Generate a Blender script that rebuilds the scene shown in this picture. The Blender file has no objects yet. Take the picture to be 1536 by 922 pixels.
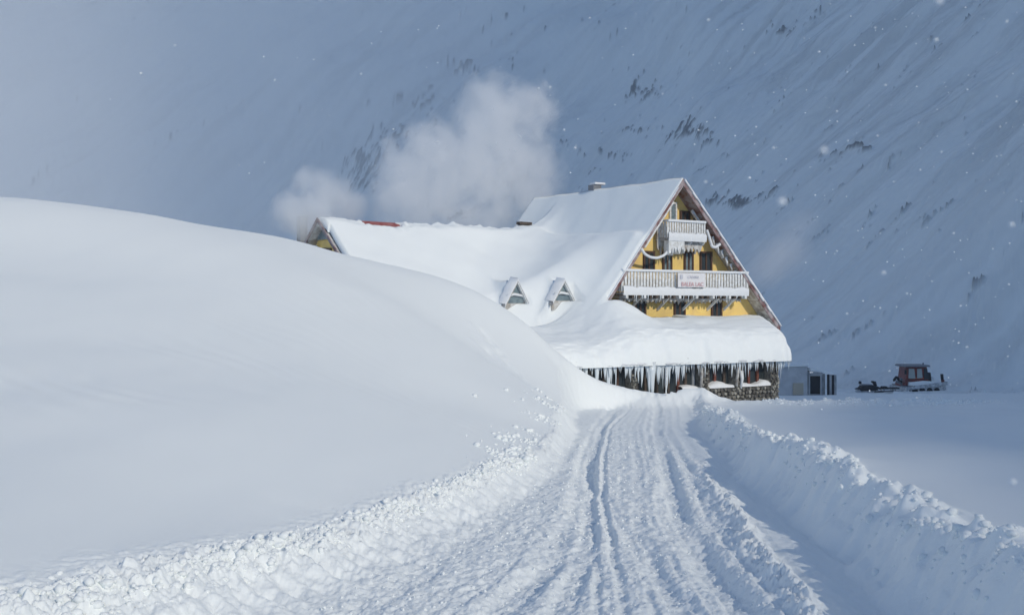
import bpy, bmesh, math, random
import numpy as np
from mathutils import Vector, Matrix, Quaternion

S = bpy.context.scene
C = S.collection
R = math.radians
rnd = random.Random(7)

# ------------------------------------------------------------------ camera, sky, sun, exposure
cam = bpy.data.cameras.new('camera')
cam.lens = 36.0; cam.sensor_width = 36.0
cam.clip_start = 0.05; cam.clip_end = 3000
cam.dof.use_dof = True; cam.dof.focus_distance = 45.0; cam.dof.aperture_fstop = 13.0
cam_o = bpy.data.objects.new('camera', cam); C.objects.link(cam_o)
cam_o.location = (0, 0, 0); cam_o.rotation_euler = (R(90), 0, 0)
S.camera = cam_o

SUN_EL, SUN_AZ = R(29.0), R(138.0)          # azimuth clockwise from +Y
sdir = Vector((math.sin(SUN_AZ)*math.cos(SUN_EL), math.cos(SUN_AZ)*math.cos(SUN_EL), math.sin(SUN_EL)))
W = bpy.data.worlds.new('World'); S.world = W; W.use_nodes = True
nt = W.node_tree; nt.nodes.clear()
wo = nt.nodes.new('ShaderNodeOutputWorld'); bg = nt.nodes.new('ShaderNodeBackground')
sky = nt.nodes.new('ShaderNodeTexSky'); sky.sky_type = 'NISHITA'; sky.sun_disc = False
sky.sun_elevation = SUN_EL; sky.sun_rotation = SUN_AZ
sky.altitude = 2000; sky.air_density = 1.0; sky.dust_density = 0.4; sky.ozone_density = 3.6
bg.inputs['Strength'].default_value = 0.13
nt.links.new(sky.outputs[0], bg.inputs[0]); nt.links.new(bg.outputs[0], wo.inputs[0])
sl = bpy.data.lights.new('sun', 'SUN'); sl.energy = 2.95; sl.angle = R(0.6); sl.color = (1.0, 0.915, 0.77)
so = bpy.data.objects.new('sun', sl); C.objects.link(so)
so.rotation_euler = sdir.to_track_quat('Z', 'Y').to_euler(); so.location = (60, -20, 60)
S.view_settings.view_transform = 'Standard'; S.view_settings.look = 'None'
S.view_settings.exposure = 0.0; S.view_settings.gamma = 1.0
S.render.engine = 'CYCLES'
S.cycles.use_denoising = True
S.cycles.max_bounces = 10; S.cycles.diffuse_bounces = 8; S.cycles.volume_bounces = 8
S.cycles.volume_step_rate = 1.0; S.cycles.volume_max_steps = 128

HAZE = 0.00034
# ------------------------------------------------------------------ helpers
def mat(name, col, rough=0.7, var=0.0, vscale=8.0, bump=0.0, bscale=40.0, spec=0.3, col2=None, stretch=(1, 1, 1)):
    m = bpy.data.materials.new(name); m.use_nodes = True
    t = m.node_tree; b = t.nodes['Principled BSDF']
    b.inputs['Base Color'].default_value = (*col, 1); b.inputs['Roughness'].default_value = rough
    b.inputs['Specular IOR Level'].default_value = spec
    if var or bump or col2:
        g = t.nodes.new('ShaderNodeNewGeometry'); mp = t.nodes.new('ShaderNodeMapping')
        mp.inputs['Scale'].default_value = stretch
        t.links.new(g.outputs['Position'], mp.inputs[0])
    if var or col2:
        n = t.nodes.new('ShaderNodeTexNoise'); n.inputs['Scale'].default_value = vscale; n.inputs['Detail'].default_value = 6
        t.links.new(mp.outputs[0], n.inputs['Vector'])
        r = t.nodes.new('ShaderNodeValToRGB')
        c2 = col2 or tuple(c*(1-var) for c in col)
        r.color_ramp.elements[0].position = 0.38; r.color_ramp.elements[0].color = (*c2, 1)
        r.color_ramp.elements[1].position = 0.62; r.color_ramp.elements[1].color = (*col, 1)
        t.links.new(n.outputs[0], r.inputs[0]); t.links.new(r.outputs[0], b.inputs['Base Color'])
    if bump:
        n = t.nodes.new('ShaderNodeTexNoise'); n.inputs['Scale'].default_value = bscale; n.inputs['Detail'].default_value = 5
        t.links.new(mp.outputs[0], n.inputs['Vector'])
        bp = t.nodes.new('ShaderNodeBump'); bp.inputs['Strength'].default_value = bump; bp.inputs['Distance'].default_value = 0.02
        t.links.new(n.outputs[0], bp.inputs['Height']); t.links.new(bp.outputs[0], b.inputs['Normal'])
    return m

SNOWC = (0.872, 0.905, 0.905)
M = {
 'snow': mat('snow', SNOWC, 0.75, bump=0.25, bscale=45, spec=0.2),
 'powder': mat('powder snow', SNOWC, 0.85, bump=0.08, bscale=14, spec=0.15),
 'roofsnow': mat('roof snow', SNOWC, 0.85, bump=0.35, bscale=5, spec=0.15),
 'ice': mat('icicle ice', (0.74, 0.80, 0.84), 0.25, spec=0.5),
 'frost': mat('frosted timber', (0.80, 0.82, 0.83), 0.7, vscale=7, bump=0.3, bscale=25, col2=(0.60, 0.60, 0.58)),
 'yellow': mat('yellow render', (0.90, 0.66, 0.22), 0.8, vscale=1.6, col2=(0.78, 0.56, 0.22), bump=0.2, bscale=20),
 'fascia': mat('weathered fascia', (0.40, 0.35, 0.36), 0.7, vscale=2.2, col2=(0.17, 0.075, 0.07)),
 'soffit': mat('brown soffit boards', (0.20, 0.085, 0.05), 0.7, vscale=3.0, col2=(0.34, 0.30, 0.30)),
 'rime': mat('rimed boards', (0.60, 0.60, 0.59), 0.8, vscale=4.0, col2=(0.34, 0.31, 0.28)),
 'redroof': mat('red metal roof', (0.26, 0.06, 0.055), 0.5, vscale=3, col2=(0.36, 0.15, 0.14)),
 'glass': mat('dark window glass', (0.035, 0.045, 0.05), 0.12, spec=0.3),
 'paleglass': mat('pale frosted and reflecting glass', (0.22, 0.28, 0.30), 0.3, spec=0.5, vscale=4, col2=(0.14, 0.19, 0.22)),  # pale tone: frost on the dormers, painted reflection on the attic window
 'brown': mat('brown window timber', (0.085, 0.045, 0.03), 0.6),
 'redwood': mat('reddish timber', (0.20, 0.06, 0.035), 0.6, vscale=6, col2=(0.11, 0.04, 0.03)),
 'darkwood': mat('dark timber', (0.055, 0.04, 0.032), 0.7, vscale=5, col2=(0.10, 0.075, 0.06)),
 'stone': mat('grey stone', (0.24, 0.23, 0.20), 0.85, vscale=7, col2=(0.11, 0.105, 0.095), bump=0.5, bscale=18),
 'stone2': mat('pale stone', (0.36, 0.35, 0.31), 0.85, vscale=9, col2=(0.20, 0.19, 0.17), bump=0.5, bscale=18),
 'stone3': mat('dark stone', (0.12, 0.115, 0.105), 0.85, vscale=9, col2=(0.065, 0.06, 0.055), bump=0.5, bscale=18),
 'mortar': mat('mortar', (0.10, 0.095, 0.085), 0.9),
 'banner': mat('banner cloth', (0.78, 0.77, 0.78), 0.8),
 'bannerred': mat('banner red print', (0.64, 0.42, 0.43), 0.8),
 'bannergrey': mat('banner grey print', (0.55, 0.56, 0.62), 0.8),
 'shedwhite': mat('rimed white panel', (0.58, 0.60, 0.62), 0.6, vscale=1.5, col2=(0.48, 0.50, 0.52)),
 'shedgrey': mat('grey shed boards', (0.30, 0.31, 0.32), 0.7, vscale=2.5, col2=(0.46, 0.47, 0.48)),
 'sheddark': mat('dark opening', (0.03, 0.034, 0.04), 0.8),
 'shedcream': mat('cream board', (0.50, 0.45, 0.36), 0.7),
 'catred': mat('red vehicle paint', (0.20, 0.028, 0.018), 0.4, vscale=3, col2=(0.13, 0.025, 0.02), spec=0.5),
 'catdark': mat('black rubber', (0.022, 0.022, 0.026), 0.7),
 'catgrey': mat('grey steel', (0.20, 0.21, 0.23), 0.5),
 'catrim': mat('rimed steel', (0.60, 0.62, 0.64), 0.7, vscale=4, col2=(0.34, 0.36, 0.38)),
 'orange': mat('orange trim', (0.70, 0.16, 0.03), 0.5),
 'catglass': mat('pale cab glass', (0.34, 0.38, 0.37), 0.15, spec=0.6),
 'chimney': mat('grey chimney render', (0.25, 0.24, 0.23), 0.8, vscale=3, col2=(0.38, 0.38, 0.38)),
 'cable': mat('rime coated cable', (0.78, 0.80, 0.82), 0.7),
}

class MB:
    """collects boxes, bars, tubes, prisms and sheets into one mesh"""
    def __init__(s): s.v = []; s.f = []
    def add(s, vs, fs):
        o = len(s.v); s.v += [tuple(map(float, v)) for v in vs]; s.f += [tuple(i+o for i in f) for f in fs]; return s
    def hexa(s, p):      # 4 bottom + 4 top
        return s.add(p, [(3,2,1,0),(4,5,6,7),(0,1,5,4),(1,2,6,5),(2,3,7,6),(3,0,4,7)])
    def box(s, c, sx, sy, sz, ax=(1,0), ay=(0,1)):
        ax = Vector((ax[0],ax[1],0)); ay = Vector((ay[0],ay[1],0)); c = Vector(c); p = []
        for z in (-.5,.5):
            for a,b in ((-.5,-.5),(.5,-.5),(.5,.5),(-.5,.5)): p.append(c+ax*a*sx+ay*b*sy+Vector((0,0,z*sz)))
        return s.hexa(p)
    def bar(s, a, b, w, h=None):
        a = Vector(a); b = Vector(b); h = h or w; d = (b-a).normalized()
        up = Vector((0,0,1)) if abs(d.z) < .9 else Vector((0,1,0))
        x = d.cross(up).normalized(); y = x.cross(d)
        p = [q+x*i*w/2+y*j*h/2 for q in (a,b) for i,j in ((-1,-1),(1,-1),(1,1),(-1,1))]
        return s.hexa(p)
    def tube(s, pts, r, n=8, r2=None):
        pts = [Vector(p) for p in pts]; k = len(pts); vs = []; fs = []
        for i,p in enumerate(pts):
            d = (pts[min(i+1,k-1)]-pts[max(i-1,0)]).normalized()
            up = Vector((0,0,1)) if abs(d.z) < .9 else Vector((0,1,0))
            x = d.cross(up).normalized(); y = x.cross(d)
            rr = r if r2 is None else r+(r2-r)*i/(k-1)
            vs += [p+(x*math.cos(a)+y*math.sin(a))*rr for a in (2*math.pi*j/n for j in range(n))]
        for i in range(k-1):
            for j in range(n):
                a=i*n+j; b=i*n+(j+1)%n; fs.append((a,b,b+n,a+n))
        fs += [tuple(range(n-1,-1,-1)), tuple(range((k-1)*n,k*n))]
        return s.add(vs, fs)
    def prism(s, poly, off):   # polygon (3D points) extruded by off
        off = Vector(off); poly = [Vector(p) for p in poly]; n = len(poly)
        return s.add(poly+[p+off for p in poly], [tuple(range(n-1,-1,-1)), tuple(range(n,2*n))]+[(i,(i+1)%n,(i+1)%n+n,i+n) for i in range(n)])
    def mesh(s, name, m, org=(0,0,0), smooth=False, bev=0):
        me = bpy.data.meshes.new(name); o = Vector(org)
        me.from_pydata([Vector(v)-o for v in s.v], [], s.f)
        bm = bmesh.new(); bm.from_mesh(me); bmesh.ops.recalc_face_normals(bm, faces=bm.faces)
        if bev: bmesh.ops.bevel(bm, geom=[e for e in bm.edges], offset=bev, segments=2, affect='EDGES', profile=.6)
        bm.to_mesh(me); bm.free()
        me.materials.append(m)
        if smooth: me.polygons.foreach_set('use_smooth', [True]*len(me.polygons))
        return me

ORG = {}
def world_of(o): return ORG.get(o, Vector((0,0,0)))
def tag(o, label=None, cat=None, group=None, kind=None):
    if label: o['label'] = label
    if cat: o['category'] = cat
    if group: o['group'] = group
    if kind: o['kind'] = kind
    return o
def empty(name, loc, label, cat, group=None):
    o = bpy.data.objects.new(name, None); o.empty_display_size = .3; C.objects.link(o); o.location = loc
    ORG[o] = Vector(loc); return tag(o, label, cat, group)
def put(name, me, loc, parent=None, rot=None):
    o = bpy.data.objects.new(name, me); C.objects.link(o); loc = Vector(loc)
    if parent: o.parent = parent; o.location = loc-world_of(parent)
    else: o.location = loc
    if rot is not None: o.rotation_euler = rot
    ORG[o] = loc; return o
def build(name, mb, m, parent=None, smooth=False, bev=0):
    a = np.array(mb.v); org = ((a[:,0].min()+a[:,0].max())/2, (a[:,1].min()+a[:,1].max())/2, a[:,2].min())
    return put(name, mb.mesh(name, m, org, smooth, bev), org, parent)

# vectorised gradient noise
_rs = np.random.RandomState(11); _perm = _rs.permutation(512).astype(np.int64); _perm = np.concatenate([_perm, _perm])
_ang = _rs.rand(512)*2*np.pi; _gx = np.cos(_ang); _gy = np.sin(_ang)
def noise(x, y, seed=0):
    x = np.asarray(x, float)+seed*17.31; y = np.asarray(y, float)+seed*9.77
    xi = np.floor(x).astype(np.int64); yi = np.floor(y).astype(np.int64); xf = x-xi; yf = y-yi
    u = xf*xf*xf*(xf*(xf*6-15)+10); v = yf*yf*yf*(yf*(yf*6-15)+10)
    def g(i, j, dx, dy):
        h = _perm[(_perm[i & 511]+j) & 511]; return _gx[h]*dx+_gy[h]*dy
    a = g(xi,yi,xf,yf); b = g(xi+1,yi,xf-1,yf); c = g(xi,yi+1,xf,yf-1); d = g(xi+1,yi+1,xf-1,yf-1)
    return 1.5*((a*(1-u)+b*u)*(1-v)+(c*(1-u)+d*u)*v)
def fbm(x, y, oct=4, seed=0, gain=.5):
    s = 0; a = 1.0; f = 1.0
    for k in range(oct): s = s+a*noise(x*f, y*f, seed+k*3); a *= gain; f *= 2.03
    return s
def sstep(a, b, x): t = np.clip((x-a)/(b-a), 0, 1); return t*t*(3-2*t)
def sinterp(y, ys, vs):   # smooth 1-D interpolation
    yy = np.linspace(ys[0], ys[-1], 800); v = np.interp(yy, ys, vs); k = 31
    v = np.convolve(np.pad(v, (k//2,k//2), 'edge'), np.ones(k)/k, 'valid'); return np.interp(y, yy, v)
def smax(a, b, k): h = np.clip(.5+.5*(a-b)/k, 0, 1); return b*(1-h)+a*h+k*h*(1-h)

# ------------------------------------------------------------------ terrain height functions
def grade(Y): return -1.6-.063*np.minimum(Y, 115)-.015*np.clip(Y-70, 0, 45)
LY = [2, 5, 8, 10.5, 17, 30, 40, 43.5, 45, 46.5, 48]; LX = [-2.2, -1.65, -.85, -.20, .95, 2.0, 2.6, 3.0, 4.2, 6.4, 8.4]
RY = [2, 6.7, 10.5, 17, 30, 45, 48]; RX = [1.9, 2.5, 2.95, 3.75, 5.4, 7.9, 8.4]
WLY = [5.3, 8.8, 14, 21.7, 33, 42]; WLX = [1.10, .92, .66, .50, .62, .95]

def pix(px, py, D): return ((px-768)/1536*D, D, (461-py)/1536*D)
HP = [pix(-60, 925, 4.9), pix(0,905,5.3), pix(250,835,6.65), pix(500,775,8.84), pix(640,735,10.9), pix(760,700,14), pix(830,650,21.7),
      (1.5,33,-3.15), pix(838,558,42),
      pix(0,303,26), pix(230,325,30), pix(455,362,36), pix(600,402,39.5), pix(720,439,41.5), pix(800,490,42.8), pix(850,541,43.8), pix(930,590,45.6),
      (6.4,47.2,-4.65), (8.4,48.3,-4.6),
      (-12,44,1.2), (-7,48,.2), (-3,49,-.9), (1,49,-2.6), (-16,36,2.5), (-22,50,.5), (-15,70,-3), (0,60,-5), (10,60,-5), (-40,60,-1),
      (-20,14,1.6), (-26,24,3.6), (-40,30,5.5), (-12,3,-.2), (-7,2,-1.0), (-4,-5,-1.2), (-20,-8,.8), (-40,0,3), (-3.5,3.5,-1.35),
      (-3.5,12,-1.22), (-5.5,13.5,-.85), (-3,8,-1.5), (-7,18,-.05), (-9.5,20,.6), (-5,28,.75), (-1,30,-1.3), (.3,24,-2.15), (-.2,38,-1.25), (-10.5,25,1.85), (-6.5,33,1.75)]
HP = np.array(HP)
def tps_fit(P):
    n = len(P); d2 = ((P[:,None,:2]-P[None,:,:2])**2).sum(-1); K = .5*d2*np.log(d2+1e-9)+np.eye(n)*2.0
    A = np.zeros((n+3,n+3)); A[:n,:n] = K; A[:n,n] = 1; A[:n,n+1:] = P[:,:2]; A[n,:n] = 1; A[n+1:,:n] = P[:,:2].T
    return np.linalg.solve(A, np.concatenate([P[:,2], [0,0,0]]))
HW = tps_fit(HP)
def hill(X, Y):
    X = np.clip(X, -45, 60); Yc = np.clip(Y, -10, 75); z = HW[-3]+HW[-2]*X+HW[-1]*Yc
    for (px_, py_, _), w in zip(HP, HW): d2 = (X-px_)**2+(Yc-py_)**2; z = z+w*.5*d2*np.log(d2+1e-9)
    return z

GROOVES = [  # (points (Y, X), half width, depth)
 ([(6,.70),(6.7,.73),(8.4,.86),(12.1,1.08),(18.5,1.65),(29.6,2.83),(45,5.2)], 0.036, 0.042),
 ([(6,.50),(6.7,.54),(8.4,.70),(12.1,.95),(18.5,1.52),(29.6,2.65),(45,4.9)], 0.03, 0.022),
 ([(6,1.50),(6.7,1.53),(7.85,1.60),(11,1.80),(17.2,2.6),(29.6,4.15),(45,6.4)], 0.11, 0.085),
 ([(6,1.30),(6.7,1.34),(7.85,1.42),(11,1.62),(17.2,2.4),(29.6,3.9),(45,6.1)], 0.05, 0.03),
 ([(6,-.25),(7,-.04),(8.4,.28),(11.5,.76),(18.5,1.33),(29.6,2.5),(45,4.4)], 0.13, 0.08),
 ([(6,.12),(6.7,.27),(8.4,.56),(11.5,.9),(18.5,1.42),(29.6,2.6),(45,4.7)], 0.08, 0.045),
 ([(6,-1.2),(7,-1.0),(9,-.55),(13,.2),(20,1.0),(30,2.2),(45,4.0)], 0.12, 0.02),
 ([(6,2.32),(8,2.6),(10,2.85),(13.4,3.2),(20,4.0),(30,5.2),(45,7.6)], 0.1, 0.03),
 ([(6,2.05),(8,2.2),(10,2.42),(13.4,2.75),(20,3.55),(30,4.8),(45,7.2)], 0.07, 0.02),
 ([(6,1.05),(8,1.15),(11,1.35),(17,2.1),(30,3.5),(45,5.8)], 0.06, 0.02),
 ([(17,2.9),(24,3.75),(30,4.45),(45,6.8)], 0.08, 0.022),
 ([(17,1.15),(24,1.75),(30,2.3),(45,4.2)], 0.08, 0.022),
 ([(6,.92),(8,1.02),(12,1.28),(18,1.9),(30,3.1),(45,5.4)], .025, .010), ([(6,.3),(8.4,.62),(13,1.1),(20,1.75),(30,2.75),(45,5.0)], .025, .008),
 ([(6,1.2),(8,1.32),(11,1.5),(17,2.25),(30,3.7),(45,5.95)], .028, .010), ([(6,-.6),(8,-.1),(12,.62),(18,1.18),(30,2.35),(45,4.2)], .028, .010),
 ([(6,1.72),(8,1.9),(11,2.1),(17,2.95),(30,4.4),(45,6.7)], .03, .015), ([(6,2.6),(8,2.8),(11,3.0),(17,3.55),(30,5.0),(45,7.4)], .035, .014),
 ([(14,1.5),(20,2.2),(30,3.35),(45,5.6)], .05, .010), ([(14,1.9),(22,2.9),(30,3.95),(45,6.2)], .05, .010), ([(15,2.4),(22,3.3),(30,4.6),(45,7.0)], .05, .010),
]
BERM = ([(6,1.83),(6.7,1.88),(8.4,2.1),(11,2.41),(15,2.9),(20,3.6)], .14, .10)

def lerpY(Y, pts):
    p = np.array(pts); return np.interp(Y, p[:,0], p[:,1])
def mount(X, Y):
    n1 = fbm(X/95, Y/95, 3, 40)
    g1 = .30*X+.93*(Y-238)                                # distance up the back wall
    c1 = -.55*X+.83*Y
    a = 1.1*g1+14*n1
    a = a+7*(.6-np.abs(noise(c1/34, (.83*X+.55*Y)/190, 50)))*sstep(0, 60, a)+3.8*(.5-np.abs(noise(c1/11, (.83*X+.55*Y)/75, 51)))*sstep(0, 40, a)
    s = (-.31*X+.95*Y)                                    # across the fall line of the right-hand wall
    b = .75*(.95*X+.31*(Y-208))
    b = b*(1-.45*np.exp(-np.maximum(b, 0)/22))
    b = b+8*fbm(X/120, Y/120, 2, 60)
    b = b+8*(.6-np.abs(noise(s/26, (X*.95+.31*Y)/150, 61)))*sstep(0, 60, b)+4.0*(.5-np.abs(noise(s/9.5, (X*.95+.31*Y)/75, 62)))*sstep(0, 40, b)
    g = -8.85
    z = smax(a, b, 9.0)+g
    return z, a, b
def height(X, Y):
    """returns z and region id: 0 hill 1 left bank 2 road 3 right bank 4 field 5 mountain"""
    near = 1/(1+(Y/30.0)**2)
    gz = grade(Y)
    L = sinterp(Y, LY, LX)+.10*noise(Y/1.7, Y*0+3, 1)+.05*noise(Y/.6, Y*0, 2)
    Rr = sinterp(Y, RY, RX)+.10*noise(Y/2.1, Y*0+9, 4)+.05*noise(Y/.55, Y*0, 5)+.22*np.exp(-((Y-15.5)/1.6)**2)*-1
    wl = sinterp(Y, WLY, WLX); wr = .52+.1*noise(Y/2.3, Y*0, 6)
    sL = (L-X)/wl; sR = (X-Rr)/wr
    inroad = sstep(48.0, 46.3, Y)
    # road
    road = gz.copy()
    f = fbm(X/.14, Y/.20, 5, 20, .66)
    lane = sstep(-.15, .15, X-lerpY(Y, BERM[0]))          # the packed lane beside the right bank is smoother
    rough = .0185*(1-.60*lane)
    road = road+rough*f+.014*fbm(X/.8, Y/1.4, 2, 25)+.012*(1-lane)*np.maximum(noise(X/.09, Y/.11, 27), 0)
    for pts, w, d in GROOVES:
        c = lerpY(Y, pts)+.03*noise(Y/1.1, Y*0, 30+len(pts)+int(w*100)); q = (X-c)/(w*(1+Y/70))
        fade = .45+.55*sstep(-.5, .3, noise(Y/3.0, Y*0, int(d*1000)))
        road = road-d*fade*np.exp(-q**4)+.15*d*fade*(np.exp(-((np.abs(q)-1.6)/.5)**2))
    c = lerpY(Y, BERM[0])+.07*noise(Y/.8, Y*0, 33); c = c+.05*noise(Y/.23, Y*0, 35); q = (X-c)/BERM[1]
    road = road+BERM[2]*np.exp(-q*q)*(1+.6*fbm(X/.16, Y/.31, 4, 34, .65))*sstep(22, 13, Y)
    # left hill
    h = hill(X, Y)
    h = h+.006*np.sin((Y*.8+X*.6+.8*fbm(X/3,Y/3,2,71))*9)*sstep(.0,.6,fbm(X/5,Y/6,2,72))*np.minimum(1,14/Y)+.12*fbm(X/9, Y/13, 2, 70)+.03*fbm(X/2.6, Y/5, 2, 74)+.012*fbm(X/1.1, Y/2.6, 2, 73)*np.minimum(1, 12/Y)
    lip = np.exp(-((sL-1.0)/.25)**2)
    h = h+lip*(.0+.05*np.abs(fbm(X/.20, Y/.26, 4, 75, .6)))*sstep(40, 26, Y)*(.55+.45*sstep(-.2,.3,noise(Y/2.2,Y*0,78)))
    # ski tracks on the hill near the road bend
    for (x0,y0),(x1,y1) in (((-1.15,37.5),(1.5,31.0)),((-.6,32.0),(1.2,28.6)),((-1.0,35.0),(1.25,29.8))):
        dx,dy = x1-x0,y1-y0; LL = math.hypot(dx,dy); t = ((X-x0)*dx+(Y-y0)*dy)/LL**2; dd = ((X-x0)*dy-(Y-y0)*dx)/LL
        h = h-.16*np.exp(-(dd/.22)**2)*sstep(0,.05,t)*sstep(1.02,.95,t)*(.55+.5*noise(X/.35,Y/.5,79))+.07*np.exp(-((dd-.4)/.2)**2)*sstep(0,.05,t)*sstep(1.02,.95,t)
    face = np.clip(sL, 0, 1)
    prof = sstep(0, 1, face)
    e = np.sin(np.pi*face)
    strie = noise((Y+.5*X)/.17, X/1.0, 80)
    bankL = road*(1-prof)+h*prof+e*(.05*strie*np.minimum(1, 20/Y)+.035*fbm(X/.35, Y/.5, 5, 82, .55)*np.interp(Y,[26,36],[1,3.2]))+np.exp(-((sL-.82)/.25)**2)*.07*np.abs(fbm(X/.17, Y/.22, 4, 75, .6))*np.minimum(1, 18/Y)
    z = np.where(sL > 1, h, np.where(sL > 0, bankL, road))
    # right field and bank
    hf = np.interp(Y, [4, 12, 20, 40, 60], [.50, .46, .38, .12, -.1])
    fld = gz+hf+.16*fbm(X/6, Y/9, 3, 90)+.01*fbm(X/.7, Y/1.6, 2, 91)*near
    crest = np.exp(-((sR-1.15)/.62)**2)
    fld = fld+crest*(.20+.13*fbm(X/.38, Y/.45, 3, 92)+.09*noise(Y/1.3, Y*0, 94))*np.interp(Y, [5,16,30,46], [1,1,.9,.5])
    face = np.clip(sR, 0, 1); prof = sstep(0, 1, face)**.9; e = np.sin(np.pi*face)
    bankR = road*(1-prof)+fld*prof+e*(.05*noise((Y-.3*X)/.24, X/1.2, 95)+.10*fbm(X/.55, Y/.7, 4, 96)-.10*np.maximum(noise(X/.4,Y/.5,97)-.25,0))
    z = np.where((sR > 1), fld, np.where(sR > 0, bankR, z))
    z = np.where(Y < 46.3, z, z*inroad+np.where(sL > 0, h, fld)*(1-inroad))
    # ploughed heaps before the lodge
    def bump(cx, cy, ax, ay, amp, rot=0.0):
        c_, s_ = math.cos(rot), math.sin(rot); a = ((X-cx)*c_+(Y-cy)*s_)/ax; b = (-(X-cx)*s_+(Y-cy)*c_)/ay; return amp*np.exp(-a*a-b*b)
    far = bump(6.5,47.0,2.1,1.1,.60,.35)+bump(8.8,48.1,1.5,.9,.52,.5)
    far = far+bump(17.0,47.0,6.5,1.1,.26,.0)*(1+.6*noise(X/.8,Y/.8,98))+bump(24,42,6,1.5,.2,-.4)+bump(18.5,46.6,1.4,.8,.15)
    far = far+sstep(0,.3,far)*.10*fbm(X/.5,Y/.5,3,99)*(.3+.7*sstep(9,11,X))
    z = z+far
    reg = np.where(sL > 1, 0, np.where(sL > 0, 1, np.where(sR > 1.7, 4, np.where(sR > 0, 3, 2))))
    reg = np.where((Y > 46.6) & (sL < 1.2), 4, reg)
    reg = np.where((Y > 48), np.where(X < 4, 0, 4), reg)
    # far ground falls to the valley floor behind the lodge, then the mountain
    t = sstep(60, 76, Y); z = z*(1-t)+(gz+.12*fbm(X/9, Y/12, 2, 101))*t
    m, a, b = mount(X, Y)
    mm = sstep(88, 122, Y)
    z = np.where(Y > 78, smax(z, m*mm-9*(1-mm)-4*(1-mm), 3.0), z)
    reg = np.where((Y > 92) & (np.maximum(a, b) > .2), 5, reg)
    return z, reg, a, b

def grid_axes():
    ys = [4.3]
    while ys[-1] < 640:
        y = ys[-1]; ys.append(y+min(.00036*y*y, .0062*y if y < 125 else (.0021*y if y < 310 else .0042*y)))
    fr = np.linspace(-.53, .53, 770); o1 = -.53-np.geomspace(.004, 2.2, 42)[::-1]; o2 = .53+np.geomspace(.004, .55, 34)
    return np.array(ys), np.concatenate([o1, fr, o2])
ys, ts = grid_axes()
NY, NX = len(ys), len(ts)
GY = np.repeat(ys[:,None], NX, 1); GX = GY*ts[None,:]
GZ, REG, GA, GB = height(GX, GY)
# vertex normals from the whole sheet so that neighbouring objects join without a crease
def grid_normals(X, Y, Z):
    du = np.stack([np.gradient(a, axis=1) for a in (X,Y,Z)], -1); dv = np.stack([np.gradient(a, axis=0) for a in (X,Y,Z)], -1)
    n = np.cross(du, dv); return n/np.linalg.norm(n, axis=-1, keepdims=True)
GN = grid_normals(GX, GY, GZ)
def sheet(name, fmask, m, attrs=None):
    jj, ii = np.nonzero(fmask); a = jj*NX+ii
    quads = np.stack([a, a+1, a+NX+1, a+NX], -1)
    used, inv = np.unique(quads, return_inverse=True); quads = inv.reshape(quads.shape)
    co = np.stack([GX.ravel()[used], GY.ravel()[used], GZ.ravel()[used]], -1)
    me = bpy.data.meshes.new(name); nq = len(quads)
    me.vertices.add(len(co)); me.vertices.foreach_set('co', co.ravel().astype(np.float32))
    me.loops.add(nq*4); me.loops.foreach_set('vertex_index', quads.ravel().astype(np.int32))
    me.polygons.add(nq); me.polygons.foreach_set('loop_start', np.arange(0, nq*4, 4, dtype=np.int32))
    me.update(calc_edges=True)
    me.polygons.foreach_set('use_smooth', np.ones(nq, bool))
    me.normals_split_custom_set_from_vertices(GN.reshape(-1,3)[used].astype(np.float32))
    for k, arr in (attrs or {}).items():
        at = me.attributes.new(k, 'FLOAT', 'POINT'); at.data.foreach_set('value', arr.ravel()[used].astype(np.float32))
    me.materials.append(m); o = bpy.data.objects.new(name, me); C.objects.link(o); o['kind'] = 'structure'; return o

# rock showing through on the mountain: streaks along the fall lines, denser where outcrops stand
ray_px = 768+1536*ts[None,:]+0*GY; ray_py = 461-1536*GZ/GY
ROCK = [(545,250,40,60,1.0),(590,205,45,28,.75),(640,150,60,40,.7),(690,105,40,30,.7),(745,40,45,40,.5),(770,90,40,30,.4),(765,275,50,50,.9),(690,318,40,16,.8),(840,215,30,20,.6),
        (960,140,40,25,.75),(1035,195,38,24,1.0),(955,195,30,14,.8),(920,232,40,14,.7),(890,250,30,20,.6),(1068,213,16,10,.8),(1025,243,16,8,.8),
        (1108,302,28,16,1.05),(1270,228,22,8,1.0),(1172,50,24,22,.7),(1225,20,30,18,.6),(970,60,60,40,.35),(420,170,50,22,.45),(365,185,45,20,.5),(245,215,30,25,.5),(355,235,60,16,.35),
        (80,262,50,20,.55),(195,150,20,10,.45),(255,315,15,10,.5),(525,160,12,20,.5),(300,185,20,12,.45),(1060,140,20,10,.4),(1115,125,18,8,.4),(1350,95,16,8,.35),(820,60,40,30,.4)]
pre = np.zeros_like(GZ)
for cx, cy, ax, ay, k in ROCK:                              # outcrop patches, kept in world metres on the slope
    j = np.argmin((ray_px[0]-cx)**2); col = ray_py[:, j]; ok = (REG[:, j] == 5)
    i = np.argmin(np.where(ok, np.abs(col-cy), 1e9)); X0, Y0, Z0 = GX[i,j], GY[i,j], GZ[i,j]
    sx = ax/1536*Y0; sz = ay/1536*Y0
    pre = np.maximum(pre, k*np.exp(-((GX-X0)/sx)**2-((GZ-Z0)/sz)**2-((GY-Y0)/60)**2))
isB = GB > GA
along = np.where(isB, .95*GX+.31*GY, .83*GX+.55*GY); across = np.where(isB, -.31*GX+.95*GY, -.55*GX+.83*GY)
wq = 1.2*noise(GX/4, GY/4, 143); rk = .75*fbm((across+wq)/2.4, along/9.0, 3, 120, .6)+.75*fbm((across+wq)/.8, along/2.2, 4, 125, .72)
rock = sstep(.66, .84, pre*.92+.45*rk)+.55*sstep(1.05, 1.3, rk+.35*pre)
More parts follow.
